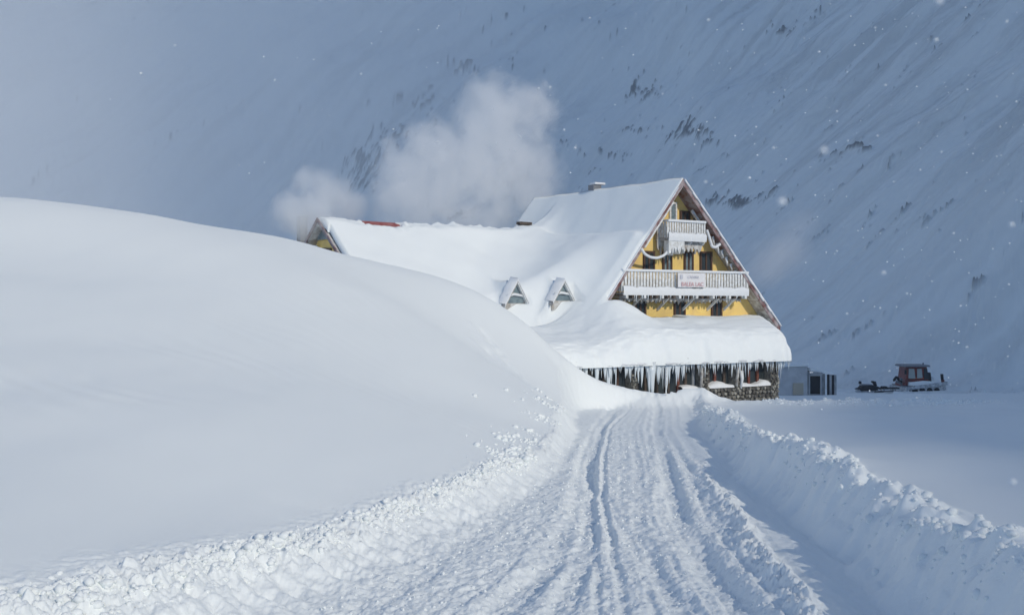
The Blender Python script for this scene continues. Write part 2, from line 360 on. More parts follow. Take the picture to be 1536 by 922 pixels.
thin = sstep(-.45, .9, fbm((across+.8*wq)/5.0, along/48, 5, 150, .66))*(.35+.65*sstep(-.4,.4,noise(GX/60,GZ/40,152)))
rock = np.clip(np.maximum(rock, .12+.24*thin), 0, 1)*(REG == 5)
GZ = GZ+np.where(REG == 5, .6*rock*(.5+rk)+(.25+.5*pre)*fbm(across/3.2, along/14, 3, 131)+(.12+.25*pre)*fbm(across/.9, along/4, 2, 135)+1.6*fbm(across/7, along/45, 3, 137)*(.7+noise(GX/90,GY/90,139)), 0)
GN = grid_normals(GX, GY, GZ)

def mountain_mat():
    m = mat('mountain snow and rock', SNOWC, 0.85, spec=.1)
    t = m.node_tree; b = t.nodes['Principled BSDF']
    at = t.nodes.new('ShaderNodeAttribute'); at.attribute_name = 'rock'
    g = t.nodes.new('ShaderNodeNewGeometry'); n = t.nodes.new('ShaderNodeTexNoise'); n.inputs['Scale'].default_value = .9; n.inputs['Detail'].default_value = 8
    t.links.new(g.outputs['Position'], n.inputs['Vector'])
    r = t.nodes.new('ShaderNodeValToRGB'); r.color_ramp.elements[0].color = (.06,.062,.07,1); r.color_ramp.elements[1].color = (.20,.20,.21,1)
    t.links.new(n.outputs[0], r.inputs[0])
    mx = t.nodes.new('ShaderNodeMix'); mx.data_type = 'RGBA'; mx.inputs[6].default_value = (*SNOWC,1)
    mul = t.nodes.new('ShaderNodeMath'); mul.operation = 'MULTIPLY'; mul.inputs[1].default_value = .8
    t.links.new(at.outputs['Fac'], mul.inputs[0]); t.links.new(mul.outputs[0], mx.inputs[0]); t.links.new(r.outputs[0], mx.inputs[7]); t.links.new(mx.outputs[2], b.inputs['Base Color'])
    return m
M['mountain'] = mountain_mat()
F = REG[:-1,:-1]
sheet('hill', F == 0, M['powder'])
sheet('snow_bank', F == 1, M['snow'])
sheet('road', F == 2, M['snow'])
sheet('snow_bank', F == 3, M['snow'])
sheet('snow_field', F == 4, M['powder'])
sheet('mountain', F == 5, M['mountain'], {'rock': rock})

# coarse ground beyond the sheet's sides and behind the camera
def coarse(name, xs, ys_, fz, m):
    X, Y = np.meshgrid(xs, ys_); Z = fz(X, Y); n = len(xs); k = len(ys_)
    mb = MB(); mb.v = list(map(tuple, np.stack([X.ravel(),Y.ravel(),Z.ravel()],-1)))
    mb.f = [(j*n+i, j*n+i+1, (j+1)*n+i+1, (j+1)*n+i) for j in range(k-1) for i in range(n-1)]
    o = put(name, mb.mesh(name, m, smooth=True), (0,0,0)); o['kind'] = 'structure'; return o
coarse('ground', np.linspace(-420, 420, 43), np.concatenate([np.linspace(-420, 40, 24), [80, 130, 200, 300, 640]]),
       lambda X, Y: grade(np.maximum(Y, 0))-3.5-.02*np.abs(X)*0, M['powder'])
# the ridge to the right of the picture whose shadow lies over the valley head
HX, HY = math.sin(SUN_AZ), math.cos(SUN_AZ); TE = math.tan(SUN_EL)
CC = [-260, -60, 0, 10, 21, 35, 44, 49, 53, 58, 62, 66, 80, 98, 130, 200, 300, 420, 560]
CH = [155, 161, 165, 166.9, 171.5, 175.3, 176.9, 178.3, 181, 210, 280, 350, 450, 575, 610, 565, 485, 440, 410]
cs_ = np.concatenate([np.linspace(-130,-20,10), np.linspace(-12,90,86), np.linspace(100,560,32)]); as_ = np.concatenate([np.linspace(80,292,18),[296,298,299,300,301,302,304,308], np.linspace(320,640,12)])
CG, AG = np.meshgrid(cs_, as_); HG = np.interp(CG, CC, CH); HG = HG-np.where(AG < 300, 3.0*(300-AG), 1.9*(AG-300)); HG = np.maximum(HG, -14)
mb = MB(); n_ = len(cs_); mb.v = list(map(tuple, np.stack([(HX*AG-HY*CG).ravel(), (HY*AG+HX*CG).ravel(), HG.ravel()], -1)))
mb.f = [(j*n_+i, j*n_+i+1, (j+1)*n_+i+1, (j+1)*n_+i) for j in range(len(as_)-1) for i in range(n_-1)]
o = put('mountain', mb.mesh('mountain', M['powder']), (0,0,0)); o['kind'] = 'structure'

def ground_z(x, y):
    z, *_ = height(np.array([[float(x)]]), np.array([[float(y)]])); return float(z[0,0])

# ------------------------------------------------------------------ broken snow lumps along the bank tops
ico = bmesh.new(); bmesh.ops.create_icosphere(ico, subdivisions=2, radius=1); ICV = np.array([v.co[:] for v in ico.verts]); ICF = np.array([[v.index for v in f.verts] for f in ico.faces]); ico.free()
ico = bmesh.new(); bmesh.ops.create_icosphere(ico, subdivisions=1, radius=1); IC1V = np.array([v.co[:] for v in ico.verts]); IC1F = np.array([[v.index for v in f.verts] for f in ico.faces]); ico.free()
rs = np.random.RandomState(5)
def lumps(name, X, Y, rad, m, label, cat, sink=.25, hi=True):
    V0, F0 = (ICV, ICF) if hi else (IC1V, IC1F)
    Z, *_ = height(X[None,:], Y[None,:]); Z = Z[0]; n = len(X); k = len(V0)
    dirs = rs.normal(size=(n,5,3)); dirs /= np.linalg.norm(dirs, axis=-1, keepdims=True)
    dots = np.einsum('kc,nmc->nkm', V0, dirs); rr = 1+.20*np.cos(dots*3.1+rs.rand(n,1,5)*6).sum(-1)*.5
    cut = np.clip(.80-dots.max(-1), -.2, 0); rr = rr+cut*.9                   # a few broken flat faces
    sc = rad[:,None]*(0.75+.5*rs.rand(n,3))*np.array([1,1,.8])
    P = V0[None]*rr[...,None]*sc[:,None,:]; P[...,2] += Z[:,None]+rad[:,None]*(.5-sink); P[...,0] += X[:,None]; P[...,1] += Y[:,None]
    Fs = (F0[None]+(np.arange(n)*k)[:,None,None]).reshape(-1,3)
    me = bpy.data.meshes.new(name); me.vertices.add(n*k); me.vertices.foreach_set('co', P.ravel().astype(np.float32))
    me.loops.add(len(Fs)*3); me.loops.foreach_set('vertex_index', Fs.ravel().astype(np.int32)); me.polygons.add(len(Fs)); me.polygons.foreach_set('loop_start', np.arange(0,len(Fs)*3,3,dtype=np.int32))
    me.update(calc_edges=True); me.polygons.foreach_set('use_smooth', np.ones(len(Fs), bool)); me.materials.append(m)
    o = bpy.data.objects.new(name, me); C.objects.link(o); return tag(o, label, cat, kind='stuff')
def spread(n, y0, y1, pw=1.0): return y0*(y1/y0)**(rs.rand(n)**pw)
n = 2300; Y = spread(n, 4.6, 15); l = sinterp(Y, LY, LX); w = sinterp(Y, WLY, WLX); X = l-w*(.70+.36*rs.rand(n)**.8+.05*rs.normal(0,1,n))
ok = noise(X/.6, Y/.6, 140) > -.35; X, Y = X[ok], Y[ok]
lumps('snow_lumps', X, Y, .008+.032*rs.rand(len(X))**3.5, M['snow'], 'broken snow lumps strewn along the top of the left bank', 'snow lumps', sink=.5, hi=False)
n = 1200; Y = spread(n, 4.8, 40); X = sinterp(Y, RY, RX)+.52*(1.0+rs.normal(0,.28,n))
lumps('snow_lumps', X, Y, (.010+.035*rs.rand(n)**3)*np.interp(Y,[5,20,40],[1,1.5,2.3]), M['snow'], 'broken snow lumps along the top of the right bank', 'snow lumps', sink=.45, hi=False)
n = 900; Y = spread(n, 14, 30); l = sinterp(Y, LY, LX); X = l-.42*(.9+np.abs(rs.normal(0,1.0,n))); ok = (noise(X/.9, Y/1.8, 141) > .05) ; X, Y = X[ok], Y[ok]
lumps('snow_lumps', X, Y, .02+.05*rs.rand(len(X))**3, M['snow'], 'crumbled snow at the foot of the hill where ski tracks come down', 'snow lumps', hi=False)
n = 2600; Y = spread(n, 5.6, 24); a = rs.rand(n); X = sinterp(Y, LY, LX)*(1-a)+lerpY(Y, BERM[0])*a-.35*rs.rand(n); 
lumps('snow_crumbs', X, Y, (.004+.011*rs.rand(n)**3)*np.interp(Y,[5,24],[1,1.8]), M['snow'], 'loose snow crumbs churned up on the road', 'snow crumbs', sink=.3, hi=False)
n = 500; Y = rs.uniform(45.0,48.2,n); X = rs.uniform(11.5,25,n)
lumps('snow_lumps', X, Y, .04+.09*rs.rand(n)**3, M['snow'], 'lumpy ploughed snow ridge beyond the right bank near the shed', 'snow lumps', sink=.5, hi=False)

# ------------------------------------------------------------------ the lodge
O = Vector((9.03, 54.0, 0)); U = Vector((.866, .5, 0)); RV = Vector((-.6, .8, 0))   # gable direction, ridge direction
def HPt(t, p, z): q = O+U*t+RV*p; return Vector((q.x, q.y, z))
DET = U.x*RV.y-U.y*RV.x
def to_tp(X, Y): dx = X-O.x; dy = Y-O.y; return (dx*RV.y-dy*RV.x)/DET, (U.x*dy-U.y*dx)/DET
def un(px, py, p):      # point of the facade plane p that the photo shows at px, py
    k = (px-768)/1536; bx = O.x+RV.x*p; by = O.y+RV.y*p
    t = (k*by-bx)/(U.x-k*U.y); return t, (461-py)/1536*(by+U.y*t)
APEX = 6.79; SLl, SLr = 1.291, 1.126
def roofA(t): return np.where(t < 0, APEX+SLl*t, APEX-SLr*t)
W0 = Vector((-9.75, 52, 0)); WD = Vector((.788,.616,0)); WF = Vector((.616,-.788,0)); WZ = 4.5; WSL = .84
def WPt(s, d, z): q = W0+WD*s+WF*d; return Vector((q.x,q.y,z))
base = HPt(-1, 2, -5.2)
lodge = empty('mountain_lodge', base, 'yellow alpine lodge with steep snow-loaded roofs and white frosted balconies', 'lodge')
P_WALL = 0.9

# A-frame roof boards
tb = -5.9; tr_ = 6.95
def slab(tl, p0, p1, th, side):
    mb = MB(); sl = SLl if side < 0 else -SLr
    nz = th
    a = [HPt(0,p0,APEX), HPt(tl,p0,APEX+sl*tl), HPt(tl,p0,APEX+sl*tl-nz), HPt(0,p0,APEX-nz)]
    return mb.prism(a, RV*(p1-p0))
roofL = build('roof', slab(tb, .06, 12.8, .22, -1), M['soffit'], lodge); roofR = build('roof', slab(tr_, .06, 12.8, .22, 1), M['soffit'], lodge)
# barge boards (rimed) on the front edges
def barge(t0, t1, p, w, th):
    z0 = float(roofA(np.array(t0))); z1 = float(roofA(np.array(t1)))
    return MB().prism([HPt(t0,p,z0), HPt(t1,p,z1), HPt(t1,p,z1-w), HPt(t0,p,z0-w)], -RV*th)
build('barge_board', barge(0, tb, .05, .36, .07), M['fascia'], lodge); build('barge_board', barge(0, tr_, .05, .36, .07), M['fascia'], lodge)
def edge(t0, t1, p, th, lift):
    mb = MB(); N = 26
    for i in range(N):
        a = t0+(t1-t0)*i/N; b = t0+(t1-t0)*(i+1)/N; za = float(roofA(np.array(a)))+lift; zb = float(roofA(np.array(b)))+lift
        h = th*(.5+.9*rnd.random()); mb.prism([HPt(a,p,za), HPt(b,p,zb), HPt(b,p,zb-h), HPt(a,p,za-h)], -RV*.10)
    return mb
build('edge_frost', edge(0.05, tr_, .0, .13, .05), M['cable'], lodge); build('edge_frost', edge(-.4, tb+.6, .0, .07, .03), M['cable'], lodge)
# rimed lath along the right soffit and inner left edge
def lath(t0, t1, p, dz, w): return MB().bar(HPt(t0,p,float(roofA(np.array(t0)))-dz), HPt(t1,p,float(roofA(np.array(t1)))-dz), w, w*1.4)
build('lath', lath(1.0, 3.2, .45, .48, .10), M['frost'], lodge); build('lath', lath(-.5, -2.4, .2, .58, .10), M['frost'], lodge)
for k in range(6):
    t0 = 2.3+.32*k; build('ice_lump', MB().tube([HPt(t0,.3,float(roofA(np.array(t0)))-.36), HPt(t0+.12,.3,float(roofA(np.array(t0)))-.75-.2*rnd.random())], .10, 7, .04), M['frost'], lodge, True)
rimeb = MB()
for k in range(9):
    t0 = 3.0+.42*k; rimeb.add([HPt(t0,.1,float(roofA(np.array(t0)))-.235), HPt(t0+.40,.1,float(roofA(np.array(t0+.40)))-.235), HPt(t0+.40,P_WALL-.03,float(roofA(np.array(t0+.40)))-.235), HPt(t0,P_WALL-.03,float(roofA(np.array(t0)))-.235)], [(0,1,2,3)])
    build('soffit_board', rimeb, M['rime'], lodge); rimeb = MB()

# gable wall
zl = -1.3
wall_poly = [HPt((zl-APEX+.2)/SLl,P_WALL,zl), HPt(-(zl-APEX+.2)/SLr,P_WALL,zl), HPt(0,P_WALL,APEX-.2)]
build('gable_wall', MB().prism(wall_poly, RV*.25), M['yellow'], lodge)
build('back_wall', MB().prism([p+RV*11.0 for p in wall_poly], RV*.25), M['yellow'], lodge)

def rect_mb(t0,t1,z0,z1,p,th): return MB().prism([HPt(t0,p,z0),HPt(t1,p,z0),HPt(t1,p,z1),HPt(t0,p,z1)], RV*th)
def frame_mb(t0,t1,z0,z1,p,th,w,mull=0):
    mb = MB()
    for a,b,c,d in ((t0,t1,z0,z0+w),(t0,t1,z1-w,z1),(t0,t0+w,z0+w,z1-w),(t1-w,t1,z0+w,z1-w)):
        mb.prism([HPt(a,p,c),HPt(b,p,c),HPt(b,p,d),HPt(a,p,d)], RV*th)
    for k in range(mull):
        tm = t0+(t1-t0)*(k+1)/(mull+1); mb.prism([HPt(tm-w/2,p+.01,z0+w),HPt(tm+w/2,p+.01,z0+w),HPt(tm+w/2,p+.01,z1-w),HPt(tm-w/2,p+.01,z1-w)], RV*(th-.02))
    return mb
def window(x0,y0,x1,y1,p=P_WALL,glass='glass',fr='brown',w=.10,mull=1,name='window',label=None):
    t0,z1 = un(x0,y0,p); t1,z0 = un(x1,y1,p)
    f = build(name, frame_mb(t0,t1,z0,z1,p-.09,.10,w,mull), M[fr], lodge)
    build('pane', rect_mb(t0+w*.7,t1-w*.7,z0+w*.7,z1-w*.7,p-.045,.03), M[glass], f)
    if label: f['label'] = label
    return f
window(1019,316,1034,334)
window(1003,303,1014,332,glass='paleglass',fr='frost',mull=0,label='narrow frost-framed attic window with a reflection-tinted pane')  # the pane's bluish colour stands in for its reflection
window(964,376,981,408); window(993,377,1007,408,glass='paleglass'); window(1025,377,1039,408,glass='paleglass'); window(1049,377,1067,408)
window(951,448,968,476); window(1010,449,1027,476); window(1066,449,1082,476)
# dark pane paints the shade of the recess behind the upper balcony, right side
window(1040,320,1056,334,fr='darkwood',mull=0)

# balconies: deck, rails, single balusters, snow on the foot rail, brackets
balu = {}
def balcony(x0,x1,ytop,ybot,pf,pb,step,name,label,side=False):
    t0,zt = un(x0,ytop,pf); t1,_ = un(x1,ytop,pf); _,zb = un((x0+x1)/2,ybot,pf); _,zt = un((x0+x1)/2,ytop,pf)
    b = build(name, MB().prism([HPt(t0,pf,zb-.16),HPt(t1,pf,zb-.16),HPt(t1,pf,zb-.02),HPt(t0,pf,zb-.02)], RV*(pb-pf)), M['rime'], lodge); b['label'] = label
    build('handrail', MB().prism([HPt(t0-.04,pf-.04,zt-.09),HPt(t1+.04,pf-.04,zt-.09),HPt(t1+.04,pf-.04,zt+.03),HPt(t0-.04,pf-.04,zt+.03)], RV*.16), M['cable'], b, bev=.02)
    build('foot_rail', MB().prism([HPt(t0,pf,zb+.02),HPt(t1,pf,zb+.02),HPt(t1,pf,zb+.10),HPt(t0,pf,zb+.10)], RV*.09), M['frost'], b)
    hgt = zt-zb-.1; N = max(3,int((t1-t0)/step))
    key = (name,ytop)
    me = MB().box((0,0,hgt/2),step*.70,.05,hgt,(U.x,U.y),(-U.y,U.x)).mesh('baluster', M['frost'])
    for i in range(N+1):
        t = t0+(t1-t0)*i/N; put('baluster', me, HPt(t,pf+.07,zb+.01), b)
    if True:
        for tt in (t0,t1):
            for k in range(4):
                pp = pf+.07+(pb-pf-.12)*(k+1)/4.2; put('baluster', me, HPt(tt,pp,zb+.01), b)
            build('side_rail', MB().bar(HPt(tt,pf,zt-.03),HPt(tt,pb,zt-.03),.08,.1), M['cable'], b)
    sn = MB(); K = 60; sec = []
    for i in range(K+1):
        t = t0-.03+(t1-t0+.06)*i/K; h = .24+.02*math.sin(i*.7)+.09*rnd.random(); d = .05+.05*rnd.random()
        if name == 'upper': h *= .6
        sec.append([HPt(t,pf-d*.5,zb-.18),HPt(t,pf-d,zb-.02),HPt(t,pf-d*.8,zb+h*.7),HPt(t,pf-.02,zb+h),HPt(t,pf+.04,zb+h*.5)])
    vs = [v for s_ in sec for v in s_]; fs = [(i*5+j,i*5+j+1,(i+1)*5+j+1,(i+1)*5+j) for i in range(K) for j in range(4)]
    build('rail_snow', sn.add(vs,fs), M['cable'], b, True)
    return b,t0,t1,zt,zb
lowb = balcony(935,1122,406,438,-.05,P_WALL,.20,'balcony','wide frosted balcony across the whole gable')
uppb = balcony(1003,1058,331,357,-.05,P_WALL,.16,'balcony','short frosted balcony under the roof peak')
for px_ in (958,1000,1038,1075,1100):
    t,_ = un(px_,445,.3); zb = lowb[4]
    build('bracket', MB().bar(HPt(t,.05,zb-.2),HPt(t-.1,P_WALL,zb-.95),.09,.12).bar(HPt(t,.05,zb-.2),HPt(t,P_WALL,zb-.22),.09,.1), M['frost'], lodge)
for px_ in (1012,1033,1052):
    t,_ = un(px_,365,.3); zb = uppb[4]
    build('bracket', MB().bar(HPt(t,.1,zb-.18),HPt(t,P_WALL,zb-.75),.09,.12), M['frost'], lodge)
# beam ends under the lower deck
for i in range(22):
    t = lowb[1]+.2+(lowb[2]-lowb[1]-.4)*i/21; build('joist', MB().prism([HPt(t-.07,-.10,lowb[4]-.34),HPt(t+.07,-.10,lowb[4]-.34),HPt(t+.07,-.10,lowb[4]-.18),HPt(t-.07,-.10,lowb[4]-.18)], RV*(P_WALL+.1)), M['darkwood'] if i%3 else M['frost'], lodge)
# rime masses clinging below the decks: boards of frozen spray
def drape(t0,t1,p,ztop,depth,seed,m,name='rime_curtain',thick=.06):
    r_ = random.Random(seed); N = max(6,int((t1-t0)/.07)); mb = MB(); top=[];bot=[]
    for i in range(N+1):
        t = t0+(t1-t0)*i/N; d = depth*(.45+.55*abs(math.sin(i*.9+seed))*r_.random()+.25*r_.random()); top.append((t,ztop)); bot.append((t,ztop-d))
    for i in range(N):
        mb.prism([HPt(top[i][0],p,top[i][1]),HPt(top[i+1][0],p,top[i+1][1]),HPt(bot[i+1][0],p,bot[i+1][1]),HPt(bot[i][0],p,bot[i][1])], RV*thick)
    return build(name, mb, m, lodge)
drape(lowb[1]+.1,lowb[2]-.1,.35,lowb[4]-.2,.34,3,M['rime']); drape(lowb[1]+.4,lowb[2]-2.2,.75,lowb[4]-.2,.42,8,M['rime'])
drape(uppb[1]+.0,uppb[1]+1.05,-.06,uppb[4]+.0,.95,5,M['frost'],thick=.35); drape(uppb[1]+.9,uppb[2],.2,uppb[4]-.1,.65,6,M['rime'])
t0,z0 = un(985,335,.6); drape(t0+.05,t0+.75,.6,z0,2.0,9,M['rime'])

# chimney on the ridge
t,p = .22,7.3
cx = HPt(t,p,0)
ch = build('chimney', MB().box((cx.x,cx.y,6.60),.55,.55,1.1,(U.x,U.y),(-U.y,U.x)), M['catgrey'], lodge)
build('chimney_snow', MB().box((cx.x+.16,cx.y,7.22),.75,.6,.14,(U.x,U.y),(-U.y,U.x)), M['cable'], ch, bev=.05)

# wing: long roof, left gable
mbw = MB().prism([WPt(-.1,0,WZ),WPt(-.1,9.2,WZ-WSL*9.2),WPt(-.1,9.2,WZ-WSL*9.2-.25),WPt(-.1,0,WZ-.25),WPt(-.1,-6,WZ-WSL*6-.25),WPt(-.1,-6,WZ-WSL*6)], WD*15.2)
build('wing_roof', mbw, M['rime'], lodge)
build('metal_sheet', MB().prism([WPt(1.8,-.02,WZ+.02),WPt(1.8,1.8,WZ-WSL*1.8+.02),WPt(1.8,1.8,WZ-WSL*1.8-.02),WPt(1.8,-.02,WZ-.02)], WD*4.2).prism([WPt(1.8,0,WZ+.02),WPt(1.8,-1.2,WZ-WSL*1.2+.02),WPt(1.8,-1.2,WZ-WSL*1.2-.02),WPt(1.8,0,WZ-.02)], WD*4.2), M['redroof'], lodge)
build('wing_gable', MB().prism([WPt(.38,0,WZ-.27),WPt(.38,7,WZ-WSL*7-.27),WPt(.38,-5.6,WZ-WSL*5.6-.27)], WD*.2), M['yellow'], lodge)
build('wing_barge', MB().prism([WPt(-.13,0,WZ+.05),WPt(-.13,7,WZ-WSL*7+.05),WPt(-.13,7,WZ-WSL*7-.16),WPt(-.13,0,WZ-.16)], -WD*.06), M['fascia'], lodge)
build('wing_barge', MB().prism([WPt(-.13,0,WZ+.05),WPt(-.13,-6,WZ-WSL*6+.05),WPt(-.13,-6,WZ-WSL*6-.16),WPt(-.13,0,WZ-.16)], -WD*.06), M['fascia'], lodge)
build('apex_panel', MB().prism([WPt(.25,0,WZ-.28),WPt(.25,.9,WZ-WSL*.9-.28),WPt(.25,-.9,WZ-WSL*.9-.28)], WD*.08), M['paleglass'], lodge)
build('gable_door', MB().prism([WPt(.30,-.35,1.2),WPt(.30,.55,1.2),WPt(.30,.55,3.0),WPt(.30,-.35,3.05)], WD*.08), M['brown'], lodge)
build('gable_post', MB().bar(WPt(.2,-.9,1.0),WPt(.2,-.9,3.2),.22), M['frost'], lodge)
ch = build('chimney', MB().box(WPt(.4,-2.8,3.1)[:],.42,.42,3.3,(WD.x,WD.y),(WF.x,WF.y)), M['chimney'], lodge); ch['label'] = 'grey chimney shaft beside the far left gable'
build('chimney_cap', MB().box(WPt(.4,-2.8,4.8)[:],.5,.5,.1,(WD.x,WD.y),(WF.x,WF.y)), M['chimney'], ch)

# snow blanket over wing, lower roof and veranda, one sheet in lodge metres
tt = np.concatenate([np.arange(-23, 3.0, .11), np.linspace(3.0, 3.8, 26)]); pp = np.concatenate([np.linspace(-3.6, -2.4, 36), np.arange(-2.32, 13.2, .11)])
T, Pm = np.meshgrid(tt, pp)
Tg = T+.72*(np.minimum(Pm,.4)+3.6)*sstep(.2, 3.8, T)+.05*noise(Pm/.7,T*0,207)*sstep(2.5,3.8,T)
Pg = Pm+.07*fbm(T/.7, Pm/.30, 3, 211)*sstep(-2.0,-3.0,Pm)+(.16*noise(T/1.3,T*0,205)+.06*noise(T/.35,T*0,206))*sstep(-2.2,-3.6,Pm)
X = O.x+U.x*Tg+RV.x*Pg; Y = O.y+U.y*Tg+RV.y*Pg
sW = (X-W0.x)*WD.x+(Y-W0.y)*WD.y; dW = (X-W0.x)*WF.x+(Y-W0.y)*WF.y
zA = APEX+SLl*T+.07+.50*sstep(-2.15,-2.75,T+.12*noise(Pm/1.5,T*0,201))*(.25+.75*sstep(-.1,.6,Pm))+.05*fbm(T/1.3,Pm/2,2,200)
zA = zA+.70*np.maximum(-2.45-T,0)*sstep(.0,3.2,Pm)
zA = np.where((T <= .05) & (Pm > -.02) & (Pm < 12.75), zA, -50)
thW = .40*sstep(-.05,.9,dW)+.12+.10*fbm(X/2.2,Y/2.2,2,203)+.16*np.exp(-(dW/.5)**2)*fbm(sW/.8,sW*0,3,204)*sstep(4.5,6.5,sW)
bare = np.exp(-((sW-3.5)/.85)**2-((dW-.22)/.46)**2)+.35*fbm(X/.35,Y/.35,3,209)*np.exp(-((sW-3.8)/1.5)**2-((dW-.2)/.8)**2)
thW = thW-.85*bare
zW = np.where((sW > -.08) & (dW > -.12) & (dW < 9.4) & (T < 0), WZ-WSL*np.maximum(dW,0)+thW-.30*np.maximum(-dW,0), -50)
fr = Pm+3.6; ri = 3.8-T
RR = 1.15; de = np.clip(np.minimum(fr,ri+.0)/RR, 0, 1)
RR = RR*(1+.35*noise(T/1.7,T*0,212)); lip = np.clip(1-(1-np.clip(fr/RR,0,1))**2.0,0,1)**(1/2.4); lip2 = np.clip(1-(1-np.clip(ri/.8,0,1))**2.3,0,1)**(1/2.3)
zV = -.44+.22*np.minimum(Pm-.2,0)+.07*fbm(T/1.9,Pm/1.4,2,208)+.025*fbm(T/.5,Pm/.4,3,213)+.95*np.where(T > -4.7, sstep(-2.0,-4.7,T), np.exp(-((T+4.7)/1.2)**2))*np.exp(-(np.minimum(Pm,0)/1.6)**2)-.55*sstep(-5.5,-8.5,T)
zV = -2.66+(zV+2.66)*lip*lip2
zV = np.where((Pm < 1.0) & (T > -13), zV, -50)
zz = smax(smax(zA, zW, 2.2), zV, .8)
# drift between wing and A-frame
zz = np.where((zA < -40) & (Pm > 0) & (T > -5), np.where(Pm < 1.0, zV, -50), zz)
def roof_snow_z(x, y):
    t_, p_ = to_tp(x, y); i_ = int(np.searchsorted(tt, t_)); j_ = int(np.searchsorted(pp, p_))
    return zz[j_, i_] if 0 <= i_ < nc and 0 <= j_ < nr else -50
DORM = []
def place_dormer(px_, py_, wpx, hpx):
    k = (px_-768)/1536; kz = (461-py_)/1536
    for D in np.arange(44, 62, .02):
        if kz*D < roof_snow_z(k*D, D): break
    D += .25; P = Vector((k*D, D, kz*D)); DORM.append((P, wpx/1536*D/.80, hpx/1536*D)); return D
nr, nc = zz.shape
for a_ in ((768, 455, 33, 33), (838, 451, 32, 29)): place_dormer(*a_)
for P, s_, h_ in DORM:                                        # snow lies over each dormer's roof and banks up beside it
    al = (X-P.x)*WD.x+(Y-P.y)*WD.y; be = (X-P.x)*WF.x+(Y-P.y)*WF.y
    zd = P.z+h_+.10-np.abs(al)*(2*h_/s_)*.97+.04*noise(X/.4,Y/.4,210)
    m_ = (be < .14) & (be > -5) & (np.abs(al) < 2.2); zz = np.where(m_ & (zz > -9), smax(zz, zd, .30), zz)
    zz = np.where((be >= .14) & (be < 1.2) & (np.abs(al) < s_*.55) & (zz > P.z-.02), P.z-.02, zz)
valid = (zz > -9)
zdep = zz-np.where(T < -4.9, 0, 0)
nr, nc = zz.shape; idx = -np.ones(zz.shape, int)
bare_hole = (bare > .3) & (thW < .02)
fv = valid & ~bare_hole
quads = [];
fm = fv[:-1,:-1] & fv[1:,:-1] & fv[:-1,1:] & fv[1:,1:]
dzmax = np.maximum.reduce([zz[:-1,:-1],zz[1:,:-1],zz[:-1,1:],zz[1:,1:]])-np.minimum.reduce([zz[:-1,:-1],zz[1:,:-1],zz[:-1,1:],zz[1:,1:]])
edge0 = (Pm[:-1,:-1] < .02) & (Pm[1:,1:] > -.02)
fm &= (dzmax < 3.0) & ~(edge0 & (dzmax > .45) & (T[:-1,:-1] > -5.6))
jj, ii = np.nonzero(fm); a = jj*nc+ii; q = np.stack([a,a+1,a+nc+1,a+nc],-1); used, inv = np.unique(q, return_inverse=True); q = inv.reshape(q.shape)
mb = MB(); mb.v = list(map(tuple, np.stack([X.ravel()[used],Y.ravel()[used],zz.ravel()[used]],-1))); mb.f = [tuple(map(int,r_)) for r_ in q]
from collections import Counter
ec = Counter(); eo = {}
for f_ in mb.f:
    for k in range(4): e_ = (f_[k], f_[(k+1)%4]); key = (min(e_), max(e_)); ec[key] += 1; eo[key] = e_
isV = (np.abs(zz-zV) < .25).ravel()[used]; low = {}
for key, c_ in ec.items():                                   # close the open rims downwards
    if c_ == 1:
        for v_ in key:
            if v_ not in low: x_, y_, z_ = mb.v[v_]; low[v_] = len(mb.v); mb.v.append((x_, y_, z_-(.10 if isV[v_] else .45)))
        a_, b_ = eo[key]; mb.f.append((b_, a_, low[a_], low[b_]))
build('roof_snow', mb, M['roofsnow'], lodge, True)

# dormers buried in the snow of the long roof
def dormer(P, s, h, label):
    a = Vector((WD.x,WD.y,0)); f = Vector((WF.x,WF.y,0)); Zv = Vector((0,0,1))
    root = build('dormer', MB().prism([P-a*s/2-Zv*.5+f*.25,P+a*s/2-Zv*.5+f*.25,P+a*s/2+f*.25,P+Zv*h+f*.25,P-a*s/2+f*.25], -f*1.2), M['rime'], lodge); root['label'] = label
    A_ = P+f*.46+Zv*(h+.06)
    for sg in (-1,1):
        B_ = P+a*sg*(s/2+.10)+f*.46-Zv*.10
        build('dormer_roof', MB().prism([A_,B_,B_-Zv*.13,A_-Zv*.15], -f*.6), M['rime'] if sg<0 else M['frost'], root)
        mbs = MB(); K = 7; sec = []
        for i in range(K+1):
            q = A_.lerp(B_, i/K); t_ = .03+.08*rnd.random(); sec.append([q+f*.03-Zv*.03, q+f*.02+Zv*t_, q-f*.62+Zv*(t_+.08)])
        build('dormer_snow', mbs.add([v for c in sec for v in c],[(i*3+j,i*3+j+1,(i+1)*3+j+1,(i+1)*3+j) for i in range(K) for j in range(2)]), M['cable'], root, True)
    g = P+f*.28
    build('dormer_window', MB().prism([g-a*s*.38+Zv*.02,g+a*s*.38+Zv*.02,g+a*s*.36+Zv*h*.30,g-a*s*.36+Zv*h*.30], -f*.05), M['paleglass'], root)
    build('dormer_panel', MB().prism([g-a*s*.28+Zv*h*.44,g+a*s*.28+Zv*h*.44,g+Zv*h*.92], -f*.05), M['paleglass'], root)
    build('sill_snow', MB().tube([g-a*s*.40+Zv*h*.34+f*.05,g-a*s*.1+Zv*h*.42+f*.08,g+a*s*.40+Zv*h*.33+f*.05],.07,7), M['cable'], root, True)
dormer(*DORM[0], 'rimed triangular dormer nearer the hill'); dormer(*DORM[1], 'rimed triangular dormer nearer the gable')
# vent pipes and ridge lumps
vp = WPt(13.2,.1,WZ+.2); build('ridge_vent', MB().box((vp.x,vp.y,WZ+.42),.9,.35,.16,(WD.x,WD.y),(WF.x,WF.y)), M['darkwood'], lodge)

